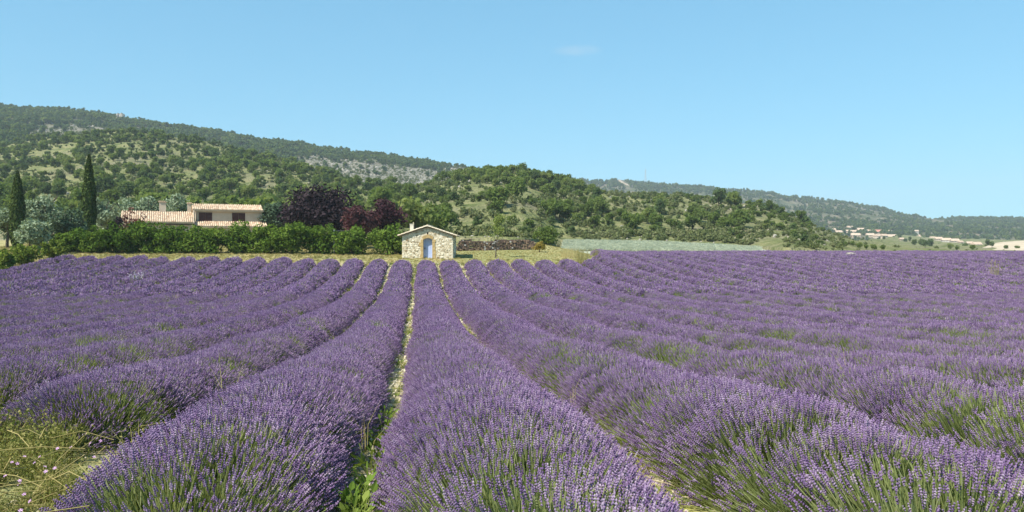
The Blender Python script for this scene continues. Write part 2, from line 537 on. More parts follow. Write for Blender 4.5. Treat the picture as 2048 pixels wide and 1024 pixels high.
NEAR = [
    (-350, [(112, 462), (150, 440), (220, 395), (300, 350), (400, 305), (480, 285)]),
    (0, [(112, 462), (150, 440), (220, 395), (300, 350), (400, 310), (480, 292)]),
    (90, [(112, 462), (150, 440), (220, 393), (300, 343), (400, 297), (470, 276)]),
    (180, [(112, 462), (150, 438), (220, 390), (300, 335), (390, 286), (450, 266)]),
    (260, [(112, 462), (150, 438), (220, 390), (300, 335), (390, 282), (440, 262)]),
    (400, [(112, 463), (150, 440), (220, 395), (300, 345), (380, 302), (430, 284)]),
    (550, [(112, 465), (150, 442), (220, 400), (290, 362), (350, 331), (400, 319)]),
    (640, [(112, 467), (150, 445), (215, 407), (270, 380), (320, 358), (370, 347)]),
    (720, [(108, 469), (150, 446), (205, 413), (250, 392), (300, 374), (340, 368)]),
    (830, [(106, 471), (140, 449), (190, 417), (230, 397), (270, 380), (310, 374)]),
    (930, [(104, 473), (130, 453), (180, 416), (220, 387), (270, 357), (300, 350)]),
    (990, [(104, 474), (130, 455), (180, 416), (220, 386), (270, 349), (300, 343)]),
    (1050, [(105, 476), (132, 457), (180, 421), (220, 392), (268, 358), (300, 352)]),
    (1110, [(150, 481), (164, 469), (190, 438), (222, 408), (262, 378), (295, 372)]),
    (1170, [(154, 482), (168, 470), (194, 440), (226, 413), (264, 391), (297, 387)]),
    (1260, [(157, 484), (172, 468), (198, 441), (230, 416), (264, 401), (294, 397)]),
    (1400, [(157, 489), (172, 474), (200, 445), (235, 419), (268, 404), (292, 399)]),
    (1500, [(154, 494), (170, 480), (198, 454), (232, 429), (262, 415), (282, 411)]),
    (1570, [(125, 495), (155, 482), (190, 463), (220, 447), (245, 437), (265, 433)]),
    (1640, [(130, 499), (160, 490), (190, 479), (215, 471), (235, 466), (255, 465)]),
    (1710, [(140, 503), (175, 497), (215, 491), (260, 486), (300, 484), (340, 484)]),
    (1800, [(150, 506), (220, 502), (300, 498), (420, 492), (600, 484), (900, 470)]),
    (1900, [(150, 506), (220, 503), (300, 500), (420, 496), (600, 490), (900, 478)]),
    (2048, [(150, 506), (220, 503), (300, 500), (420, 496), (600, 490), (900, 480)]),
    (2500, [(150, 506), (220, 503), (300, 500), (420, 496), (600, 490), (900, 480)]),
]
G_NEAR = [(0.34, (0.115, 0.140, 0.050)), (0.48, (0.180, 0.192, 0.080)), (0.64, (0.255, 0.240, 0.115))]
S_NEAR = [(0.35, (0.15, 0.145, 0.075)), (0.5, (0.215, 0.195, 0.115)), (0.66, (0.31, 0.275, 0.185))]
RK = [(0.38, (0.075, 0.080, 0.045)), (0.50, (0.20, 0.18, 0.135)), (0.64, (0.42, 0.385, 0.32))]
near = fan('near_hill', NEAR, 90, hill_mat('near_hill_slope', G_NEAR, S_NEAR, RK), 6, 30, 5.0)

TA = [(-350, 192), (0, 213), (60, 219), (120, 223), (200, 229), (240, 240), (260, 245), (350, 256), (500, 277), (650, 299), (800, 319), (870, 329), (905, 334), (960, 340), (1050, 352), (1200, 372)]
RIDA = [(p, [(470, y + 92), (600, y + 56), (740, y + 24), (850, y + 6), (920, y)]) for p, y in TA]


def rocky_a(px, py, x, y):
    n = fbm(x / 30, y / 30, 9, 3)
    a1 = sstep(555, 640, px) * (1 - sstep(945, 975, px)) * sstep(8, 20, py - (288 + (px - 560) * 0.118) + 14 * (n - .5)) * 1.0
    a2 = sstep(40, 70, px) * (1 - sstep(200, 260, px)) * sstep(246, 254, py + 10 * (n - .5)) * 0.85
    a3 = sstep(880, 900, px) * (1 - sstep(960, 990, px))
    return np.clip(np.maximum(np.maximum(a1, a2), a3), 0, 1)


G_FAR = [(0.34, (0.050, 0.066, 0.032)), (0.5, (0.088, 0.098, 0.048)), (0.66, (0.150, 0.140, 0.078))]
S_FAR = [(0.35, (0.11, 0.095, 0.060)), (0.5, (0.18, 0.145, 0.100)), (0.66, (0.28, 0.23, 0.17))]
ridge_a = fan('rocky_ridge', RIDA, 60, hill_mat('rocky_ridge_slope', G_FAR, S_FAR, RK, 0.02), 10, 120, 9.0, rocky_a, nseed=21)
TE = [(1000, 356), (1140, 360), (1200, 362), (1236, 362), (1300, 368), (1400, 375), (1500, 383), (1600, 395), (1700, 407), (1760, 418), (1800, 429), (1870, 440), (1920, 438), (2048, 438), (2500, 434)]
RIDE = [(p, [(880, 482), (1000, 482 - 0.32 * (482 - y)), (1200, 482 - 0.66 * (482 - y)), (1450, 482 - 0.93 * (482 - y)), (1600, y)]) for p, y in TE]


def rocky_e(px, py, x, y):
    n = fbm(x / 60, y / 60, 31, 3)
    return sstep(0.56, 0.68, n) * 0.55 * sstep(1520, 1600, px) * (1 - sstep(1860, 1930, px))


ridge_e = fan('far_ridge', RIDE, 60, hill_mat('far_ridge_slope', G_FAR, S_FAR, [(0.36, (0.17, 0.13, 0.09)), (0.5, (0.30, 0.235, 0.17)), (0.64, (0.45, 0.38, 0.30))], 0.012), 10, 150, 12.0, rocky_e, nseed=33)

# land beyond the ridges, one sheet out to the horizon
bx = 2500
link('far_land', mesh_np('far_land', [(-bx, -1000, -14), (bx, -1000, -14), (bx, 5000, -14), (-bx, 5000, -14)], [(0, 1, 2, 3)], None, [hill_mat('far_land_cover', G_FAR, S_FAR, RK, 0.01)]), kind='structure')


# ------------------------------------------------------------------ instanced cover (only for stuff and for the stalks of a lavender row)
_groups = {}


def gn_group(sources):
    key = tuple(s.name for s in sources)
    if key in _groups: return _groups[key]
    g = bpy.data.node_groups.new('spread', 'GeometryNodeTree')
    g.interface.new_socket('Geometry', in_out='INPUT', socket_type='NodeSocketGeometry')
    g.interface.new_socket('Geometry', in_out='OUTPUT', socket_type='NodeSocketGeometry')
    N = g.nodes
    gi = N.new('NodeGroupInput'); go = N.new('NodeGroupOutput')
    iop = N.new('GeometryNodeInstanceOnPoints')
    g2i = N.new('GeometryNodeGeometryToInstance')
    # a multi-input lists its links last-first
    for s in reversed(sources):
        oi = N.new('GeometryNodeObjectInfo'); oi.inputs['Object'].default_value = s
        oi.inputs['As Instance'].default_value = False
        g.links.new(oi.outputs['Geometry'], g2i.inputs[0])

    def na(name, typ):
        n = N.new('GeometryNodeInputNamedAttribute'); n.data_type = typ; n.inputs['Name'].default_value = name
        return n.outputs['Attribute']
    g.links.new(gi.outputs[0], iop.inputs['Points'])
    g.links.new(g2i.outputs[0], iop.inputs['Instance'])
    iop.inputs['Pick Instance'].default_value = True
    g.links.new(na('idx', 'INT'), iop.inputs['Instance Index'])
    e2r = N.new('FunctionNodeEulerToRotation')
    g.links.new(na('rot', 'FLOAT_VECTOR'), e2r.inputs[0])
    g.links.new(e2r.outputs[0], iop.inputs['Rotation'])
    g.links.new(na('scl', 'FLOAT_VECTOR'), iop.inputs['Scale'])
    g.links.new(iop.outputs[0], go.inputs[0])
    _groups[key] = g
    return g


def spread(name, co, rot, scl, idx, sources, parent=None, **kw):
    me = bpy.data.meshes.new(name)
    co = np.asarray(co, np.float32)
    n = len(co)
    me.vertices.add(n); me.vertices.foreach_set('co', co.ravel())
    a = me.attributes.new('rot', 'FLOAT_VECTOR', 'POINT'); a.data.foreach_set('vector', np.asarray(rot, np.float32).ravel())
    scl = np.asarray(scl, np.float32)
    if scl.ndim == 1: scl = np.repeat(scl[:, None], 3, 1)
    a = me.attributes.new('scl', 'FLOAT_VECTOR', 'POINT'); a.data.foreach_set('vector', scl.ravel())
    a = me.attributes.new('idx', 'INT', 'POINT'); a.data.foreach_set('value', np.asarray(idx, np.int32))
    o = link(name, me, parent, kw.pop('kind', 'stuff'), **kw)
    md = o.modifiers.new('spread', 'NODES'); md.node_group = gn_group(sources)
    return o


def source(name, me):
    return bpy.data.objects.new(name, me)     # never linked to the scene: only its mesh is used


def rot_to(dirs, spin):
    """euler angles that turn +Z to dirs after a spin about it"""
    d = unit(np.asarray(dirs, float))
    n = len(d)
    # rotation = Rz(phi) * Ry(theta) * Rz(spin): build XYZ euler through matrices
    th = np.arccos(np.clip(d[:, 2], -1, 1)); ph = np.arctan2(d[:, 1], d[:, 0])
    ct, st, cp, sp, cs, ss = np.cos(th), np.sin(th), np.cos(ph), np.sin(ph), np.cos(spin), np.sin(spin)
    r00 = cp * ct * cs - sp * ss; r10 = sp * ct * cs + cp * ss; r20 = -st * cs
    r21 = st * ss; r22 = ct
    y = np.arcsin(np.clip(-r20, -1, 1)); x = np.arctan2(r21, r22); z = np.arctan2(r10, r00)
    return np.stack([x, y, z], -1)


def rhombs(C, N, s, aspect=0.55, bend=0.0, rng=RNG):
    """one leaf-shaped quad at each centre"""
    n = len(C)
    t = rng.normal(size=(n, 3)); a = unit(np.cross(N, t)); b = np.cross(N, a)
    s = np.broadcast_to(np.asarray(s, float), (n,))[:, None]
    P = np.stack([C - a * s, C - b * s * aspect + N * s * bend, C + a * s, C + b * s * aspect + N * s * bend], 1)
    return P.reshape(-1, 3), np.arange(4 * n).reshape(-1, 4)


def leaf_cloud(rng, blobs, n, leaf, out=0.7, fill=0.45):
    """blobs: (centre, radii, tint); leaves sit mostly in the outer shell of each blob"""
    w = np.array([b[1][0] * b[1][2] for b in blobs]); w = w / w.sum()
    pick = rng.choice(len(blobs), n, p=w)
    c = np.array([b[0] for b in blobs])[pick]; r = np.array([b[1] for b in blobs])[pick]; tb = np.array([b[2] for b in blobs])[pick]
    d = unit(rng.normal(size=(n, 3)))
    rad = (1 - fill * rng.random(n) ** 1.5)[:, None] * (1 + 0.10 * rng.normal(size=(n, 1)))
    C = c + d * r * rad
    N = unit(d * out + rng.normal(size=(n, 3)) * 0.75 + np.array([0, 0, 0.25]))
    s = leaf * (0.6 + 0.8 * rng.random(n))
    P, Q = rhombs(C, N, s, 0.62, 0.1, rng)
    t = np.clip(tb * 0.55 + rng.random(n) * 0.45, 0, 1)
    return P, Q, np.repeat(t, 4)


def crown_blobs(rng, w, h, z0, k, rr=(0.28, 0.45), flat=0.8):
    bl = []
    for _ in range(k):
        d = rng.normal(size=3); d /= np.linalg.norm(d)
        q = rng.random() ** 0.45 * 0.68
        r = w / 2 * rng.uniform(*rr)
        c = (d[0] * w / 2 * q, d[1] * w / 2 * q, z0 + h / 2 + d[2] * h / 2 * q * 1.05)
        bl.append((c, (r, r, r * flat * rng.uniform(0.8, 1.2)), rng.random()))
    return bl


def trunk_mb(rng, h, r, limbs=5, spread_=0.35, top=0.55):
    mb = MB()
    p = [(0, 0, -0.25)]
    for k in range(1, 5):
        p.append((rng.normal() * 0.05 * h * 0.3, rng.normal() * 0.05 * h * 0.3, h * top * k / 4))
    mb.tube(p, [r, r * 0.85, r * 0.75, r * 0.62, r * 0.45])
    for k in range(limbs):
        a = 6.283 * (k + rng.random() * 0.6) / limbs
        s = h * spread_ * rng.uniform(0.7, 1.1)
        z = h * top * rng.uniform(0.55, 1.0)
        q0 = (p[2][0] * 0.5 + p[4][0] * 0.5, p[4][1] * 0.5, z)
        mb.tube([q0, (s * 0.5 * math.cos(a), s * 0.5 * math.sin(a), z + h * 0.14), (s * math.cos(a), s * math.sin(a), z + h * 0.32)], [r * 0.42, r * 0.28, r * 0.12], 5)
    return mb


# ------------------------------------------------------------------ lavender
def stalk_mesh(name, seed, n, base_r, cone, L, head_l, head_w, whorls, bare=0.0, leaves=10, stem_w=0.0035, straight=1.0):
    """a tuft: thin curved stems, each ending in a flower spike, and narrow leaves low down"""
    r = random.Random(seed)
    mb = MB()
    for _ in range(n):
        a = r.uniform(0, 6.283); q = math.sqrt(r.random())
        b = Vector((math.cos(a) * q * base_r, math.sin(a) * q * base_r, 0))
        th = cone * math.sqrt(r.random()); ph = r.uniform(0, 6.283)
        if r.random() < 0.6: ph = a + r.gauss(0, 0.5)
        d = Vector((math.sin(th) * math.cos(ph), math.sin(th) * math.sin(ph), math.cos(th)))
        ln = L * r.uniform(0.74, 1.10)
        side = d.cross(Vector((r.gauss(0, 1), r.gauss(0, 1), r.gauss(0, 1)))).normalized()
        sag = side.cross(d) * ln * 0.05 * r.uniform(-1, 1)
        mid = b + d * ln * 0.5 + sag
        tip = b + d * ln
        tn = r.random()
        w = stem_w
        mb.add([b - side * w, b + side * w, mid + side * w, mid - side * w, tip + side * w * 0.7, tip - side * w * 0.7], [(0, 1, 2, 3), (3, 2, 4, 5)], 1, tn)
        if r.random() < bare: continue
        hd = (tip - mid).normalized()
        u = hd.orthogonal().normalized(); v = hd.cross(u)
        hl = head_l * r.uniform(0.75, 1.2)
        tn = min(1, max(0, (0.60 if whorls > 2 else 0.5) + r.gauss(0, 0.32)))
        hm_ = 1 if r.random() < 0.045 else 0        # here and there a spent, straw-coloured spike
        for k in range(whorls):
            s0 = hl * (k + 0.0) / whorls; s1 = hl * (k + 1.08) / whorls
            prof = math.sin(math.pi * min(0.95, (k + 0.75) / (whorls + 0.35))) if whorls > 1 else 1.0
            wd = head_w * (0.55 + 0.6 * prof) * r.uniform(0.85, 1.2) / 1.1
            a0 = r.uniform(0, 6.28)
            ring = [tip + hd * (s0 + (s1 - s0) * 0.55) + (u * math.cos(a0 + 2.0944 * j) + v * math.sin(a0 + 2.0944 * j)) * wd for j in range(3)]
            mb.add([tip + hd * s0, tip + hd * s1] + ring, [(0, 3, 2), (0, 4, 3), (0, 2, 4), (1, 2, 3), (1, 3, 4), (1, 4, 2)], hm_, min(1, max(0, tn + r.uniform(-0.12, 0.12))))
    for _ in range(leaves):
        a = r.uniform(0, 6.283); q = math.sqrt(r.random()) * base_r
        b = Vector((math.cos(a) * q, math.sin(a) * q, -0.03))
        th = (cone + 0.25) * r.random(); ph = r.uniform(0, 6.283)
        d = Vector((math.sin(th) * math.cos(ph), math.sin(th) * math.sin(ph), math.cos(th)))
        ln = L * r.uniform(0.35, 0.72)
        side = d.orthogonal().normalized() * max(0.005, stem_w * 1.6)
        mb.add([b - side * 0.6, b + side * 0.6, b + d * ln * 0.6 + side, b + d * ln, b + d * ln * 0.6 - side], [(0, 1, 2, 3, 4)], 1, r.random() * 0.7)
    return source(name, mb.mesh(name, [M['lav_head'], M['lav_stem']]))


# sources in LOD order: near full x3, near green x2, mid full x2, mid green, far full x2, far green
LSRC = [stalk_mesh('lavender_tuft', 11 + k, 26, 0.055, 0.33, 0.40, 0.062, 0.0085, 4) for k in range(3)]
LSRC += [stalk_mesh('lavender_green_tuft', 31 + k, 26, 0.055, 0.36, 0.37, 0.05, 0.008, 3, 0.72, 16) for k in range(2)]
LSRC += [stalk_mesh('lavender_mid_tuft', 41 + k, 26, 0.07, 0.36, 0.40, 0.078, 0.0110, 2, 0, 2, 0.004) for k in range(2)]
LSRC += [stalk_mesh('lavender_mid_green_tuft', 51, 22, 0.07, 0.36, 0.36, 0.07, 0.012, 1, 0.65, 12, 0.007)]
LSRC += [stalk_mesh('lavender_far_tuft', 61 + k, 30, 0.12, 0.40, 0.40, 0.11, 0.019, 1, 0, 0, 0.008) for k in range(2)]
LSRC += [stalk_mesh('lavender_far_green_tuft', 71, 22, 0.12, 0.40, 0.36, 0.10, 0.020, 1, 0.6, 8, 0.014)]


def row_shape(i, y):
    """centre, half width and height of row i at y"""
    xc = ROW0 + PITCH * i + 0.10 * (vnoise(y / 6.0, i * 3.3, 2) - 0.5)
    b = vnoise(y / 0.85, i * 5.1, 4)
    b2 = vnoise(y / 3.5, i * 2.7, 6)
    w = ((0.88 if -4 < i < 1 else 0.93 if i > 0 else 0.99) + 0.10 * (b - 0.5) + 0.16 * (b2 - 0.5)) * (1 - 0.13 * sstep(38, 62, y))
    h = (0.63 if i > -5 else 0.52) + 0.09 * (b - 0.5) + 0.13 * (vnoise(y / 4.5, i * 7.7, 8) - 0.5)
    y0, y1 = row_start(i), row_end(i)
    te = 0.9 if i > -2 else 1.6 if i > -5 else 4.0
    e = np.sqrt(np.clip(1 - np.clip((y0 + 0.9 - y) / 0.9, 0, 1) ** 2, 0.0, 1)) * np.sqrt(np.clip(1 - np.clip((y - y1 + te) / te, 0, 1) ** 2, 0.0, 1))
    return xc, w * (0.25 + 0.75 * e), h * (0.15 + 0.85 * e), e


def row_label(i):
    if i == 0: return 'straight lavender row running up to the blue door of the stone hut'
    n = abs(i)
    if i < 0:
        if n == 1: return 'lavender row just left of the row that runs up to the blue door'
        if n <= 10: return f'{ORD[n]} lavender row to the left of the row aimed at the blue door'
        return None
    if n == 1: return 'lavender row just right of the row that runs up to the blue door'
    if n <= 7: return f'{ORD[n]} lavender row to the right of the row aimed at the blue door'
    if n == 8: return 'lavender row ending beside the tall dry grass at the meadow corner'
    if n <= 15: return f'{ORD[n - 8]} lavender row to the right of the tall dry grass at the meadow corner'
    return None


total_inst = 0
for i in range(I0, I1 + 1):
    y0, y1 = row_start(i), row_end(i)
    rng = np.random.default_rng(1000 + i)
    xr = ROW0 + PITCH * i
    lab = row_label(i)
    if lab is None:
        lab = 'lavender row merging into the purple mass at the left edge of the field' if i < 0 else 'lavender row merging into the purple mass on the far right of the field'
    # part of the row in view, with a margin to the side
    yy = np.arange(y0, y1, 0.5)
    d, px = depth_px(np.full_like(yy, xr), yy)
    vis = yy[(d > 1) & (px > -330) & (px < 2380)]
    if len(vis) < 2: continue
    ya, yb = vis[0], vis[-1] + 0.5
    root = thing('lavender_row', lab, 'lavender row', (xr, ya, float(HG(xr, ya))), 0, 'lavender rows')
    org = np.array(root.location)
    # leafy mound under the flowers
    st = 0.3 if ya < 25 else 0.6
    ys = np.arange(ya, yb + 0.01, st)
    xc, w, h, e = row_shape(i, ys)
    th = np.linspace(-1.5, 1.5, 9)
    k = 0.66
    PX = xc[:, None] + np.sin(th)[None] * w[:, None] * k * (1 + 0.18 * (rng.random((len(ys), 9)) - .5))
    PY = np.repeat(ys[:, None], 9, 1)
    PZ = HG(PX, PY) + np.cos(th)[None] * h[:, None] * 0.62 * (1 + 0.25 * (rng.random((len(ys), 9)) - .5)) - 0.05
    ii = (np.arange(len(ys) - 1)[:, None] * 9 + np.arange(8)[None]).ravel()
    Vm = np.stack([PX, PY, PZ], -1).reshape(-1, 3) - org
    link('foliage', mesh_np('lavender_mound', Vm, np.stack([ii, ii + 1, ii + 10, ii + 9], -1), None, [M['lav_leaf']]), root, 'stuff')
    # flower stalks
    co = []; rt = []; sc = []; ix = []
    for (d0, d1, dens, lod) in ((0, 11, 130, 0), (11, 20, 90, 0), (20, 46, 60, 1), (46, 130, 22, 2)):
        dd, _ = depth_px(np.full_like(vis, xr), vis)
        seg = vis[(dd >= d0) & (dd < d1)]
        if not len(seg): continue
        s0, s1 = seg[0], seg[-1] + 0.5
        n = int((s1 - s0) * dens)
        y = rng.uniform(s0, s1, n)
        # even along the arc of the flattened dome
        th = rng.uniform(-1.5, 1.5, n)
        xc, w, h, e = row_shape(i, y)
        x = xc + np.sin(th) * w
        z = HG(xc, y) + 0.06 + np.cos(th) * h
        # bushes of their own along the row: stalks fan out from each one's middle
        ph = (y / 0.95 + i * 0.37) % 1.0 - 0.5
        dx = np.sin(th) * 0.95 + rng.normal(size=n) * 0.10
        dy = ph * 0.75 + rng.normal(size=n) * 0.12
        dy = dy - 1.0 * np.clip((y0 + 0.9 - y) / 0.9, 0, 1) + 1.0 * np.clip((y - y1 + 0.9) / 0.9, 0, 1)
        dz = np.cos(th) * 0.9 + 0.42 + rng.normal(size=n) * 0.06
        D = unit(np.stack([dx, dy, dz], -1))
        s = 0.80 + 0.28 * rng.random(n) + 0.14 * (vnoise(x / 0.5, y / 0.5, 17) - 0.5)
        big = (1.0, 1.0, 1.25)[lod]
        L = (0.45, 0.47, 0.50 * 1.1)[lod] * s * (1.0 if lod < 2 else 1.0)
        P = np.stack([x, y, z], -1) - D * L[:, None]
        P[:, 2] = np.maximum(P[:, 2], HG(P[:, 0], P[:, 1]) - 0.05)
        # patches where few stalks have flowered
        g = fbm(x / 0.9, y / 1.3, 40, 3)
        gl = fbm(x / 9.0, y / 9.0, 44, 2)
        thr = 0.75 - 0.12 * gl - (0.07 if lod == 0 and i >= 1 else 0.0)
        green = (g > thr + 0.05 * rng.normal(size=n))
        green |= (y < 5.6 + 0.8 * (vnoise(x * 2.5, y * 0.0, 3) - 0.5)) & (rng.random(n) < 0.50) & (i > -2)
        nb, ng, o = ((3, 2, 0), (2, 1, 5), (2, 1, 8))[lod]
        idx = np.where(green, o + nb + rng.integers(0, ng, n), o + rng.integers(0, nb, n))
        co.append(P - org); rt.append(rot_to(D, rng.uniform(0, 6.28, n))); sc.append(s * big if lod == 2 else s); ix.append(idx)
    co = np.concatenate(co); total_inst += len(co)
    spread('flower_stalks', co, np.concatenate(rt), np.concatenate(sc), np.concatenate(ix), LSRC, root)
print('lavender tufts', total_inst)


# ------------------------------------------------------------------ pebbles, weeds and grass between and beyond the rows
def tuft_src(name, seed, n, h, w, spread_, mat, base=0.06):
    r = random.Random(seed); mb = MB()
    for _ in range(n):
        a = r.uniform(0, 6.28); q = base * math.sqrt(r.random())
        b = Vector((q * math.cos(a), q * math.sin(a), -0.02))
        th = spread_ * r.random(); ph = r.uniform(0, 6.28)
        d = Vector((math.sin(th) * math.cos(ph), math.sin(th) * math.sin(ph), math.cos(th)))
        s = d.orthogonal().normalized() * w
        ln = h * r.uniform(0.5, 1.1)
        bend = Vector((math.cos(ph), math.sin(ph), -0.4)) * ln * 0.25 * r.random()
        m_ = b + d * ln * 0.55
        mb.add([b - s, b + s, m_ + s * 0.8, m_ - s * 0.8, b + d * ln + bend], [(0, 1, 2, 3), (3, 2, 4)], 0, r.random())
    return source(name, mb.mesh(name, [mat]))


def stone_mesh(name, seed, mat, k=0.25):
    r = random.Random(seed)
    g = (1 + 5 ** 0.5) / 2
    vs = [Vector(v).normalized() for v in ((-1, g, 0), (1, g, 0), (-1, -g, 0), (1, -g, 0), (0, -1, g), (0, 1, g), (0, -1, -g), (0, 1, -g), (g, 0, -1), (g, 0, 1), (-g, 0, -1), (-g, 0, 1))]
    fs = [(0, 11, 5), (0, 5, 1), (0, 1, 7), (0, 7, 10), (0, 10, 11), (1, 5, 9), (5, 11, 4), (11, 10, 2), (10, 7, 6), (7, 1, 8), (3, 9, 4), (3, 4, 2), (3, 2, 6), (3, 6, 8), (3, 8, 9), (4, 9, 5), (2, 4, 11), (6, 2, 10), (8, 6, 7), (9, 8, 1)]
    mb = MB(); mb.add([v * r.uniform(1 - k, 1 + k) for v in vs], fs)
    return mb.mesh(name, [mat])


PEB = [source('pebble', stone_mesh('pebble', 90 + k, M['pebble'])) for k in range(3)]
n = 26000
gi = RNG.integers(-7, 9, n)
y = 4.0 + 70 * RNG.random(n) ** 1.4
x = ROW0 + PITCH * (gi + 0.5) + RNG.normal(size=n) * 0.24
ok = np.array([True] * n)
co = np.stack([x, y, HG(x, y) + 0.005], -1)[ok]
s = (0.012 + 0.030 * RNG.random(len(co)) ** 3) * (1 + co[:, 1] / 55)
spread('pebbles', co, RNG.uniform(0, 6.28, (len(co), 3)), np.stack([s * 1.3, s, s * 0.7], -1), RNG.integers(0, 3, len(co)), PEB, label='pale limestone pebbles scattered on the soil between lavender rows')

GRS = [tuft_src('weed_tuft', 101, 16, 0.16, 0.006, 0.8, M['greengrass']), tuft_src('weed_tuft', 102, 14, 0.10, 0.010, 1.1, M['greengrass']), tuft_src('weed_tuft', 103, 14, 0.2, 0.005, 0.6, M['grass'])]
n = 15000
gi = RNG.integers(-7, 9, n)
y = 4.0 + 70 * RNG.random(n) ** 1.2
x = ROW0 + PITCH * (gi + 0.5) + RNG.normal(size=n) * 0.26
keep = fbm(x / 0.7, y / 2.0, 60, 3) > 0.44
x, y = x[keep], y[keep]
s = (0.5 + 0.6 * RNG.random(len(x))) * (1 + y / 90)
spread('path_weeds', np.stack([x, y, HG(x, y)], -1), np.stack([0 * x, 0 * x, RNG.uniform(0, 6.28, len(x))], -1), s, RNG.integers(0, 3, len(x)), GRS, label='low yellow green weeds in the gaps between lavender rows')

MG = [tuft_src('meadow_tuft', 111 + k, 22, 0.22, 0.009, 0.75, M['grass'], 0.12) for k in range(3)]
n = 26000
x = RNG.uniform(-46, 22, n); y = RNG.uniform(70, 104, n)
fe = np.where(x > ROW0 + 9.4 * PITCH, 104, np.where(x > ROW0 + 8.5 * PITCH, 88.5, np.where(x > ROW0 + 7.5 * PITCH, 78.5, 73.0 - 0.02 * x)))
keep = (y > fe - 0.3 + 0.6 * RNG.random(n))
keep |= (x < -32.2) & (y < 73)
x2 = RNG.uniform(-46, -32.1, 4000); y2 = RNG.uniform(48, 75, 4000)
x = np.concatenate([x[keep], x2]); y = np.concatenate([y[keep], y2])
s = 0.5 + 0.7 * RNG.random(len(x)) ** 2
s *= np.where((x > 4) & (y > 77), 0.6, 1.0)
spread('meadow_grass', np.stack([x, y, HG(x, y)], -1), np.stack([0 * x, 0 * x, RNG.uniform(0, 6.28, len(x))], -1), s, RNG.integers(0, 3, len(x)), MG, label='short dry straw coloured grass around the stone hut')


STR = [tuft_src('stray_grass', 131 + k, 7, 1.0, 0.004, 0.22, M['grass'], 0.05) for k in range(2)]
n = 420
x = RNG.uniform(-28, 60, n); y = 7 + 78 * RNG.random(n) ** 1.1
dd_, pp_ = depth_px(x, y)
k_ = (pp_ > -100) & (pp_ < 2150) & ~((x < 15) & (y > 70)) & (fbm(x / 7, y / 7, 66, 2) > 0.47)
x, y = x[k_], y[k_]
spread('stray_grass', np.stack([x, y, HG(x, y)], -1), np.stack([0 * x, 0 * x, RNG.uniform(0, 6.28, len(x))], -1), 0.8 + 0.25 * RNG.random(len(x)), RNG.integers(0, 2, len(x)), STR, label='thin stray grass stems poking out of the lavender rows')


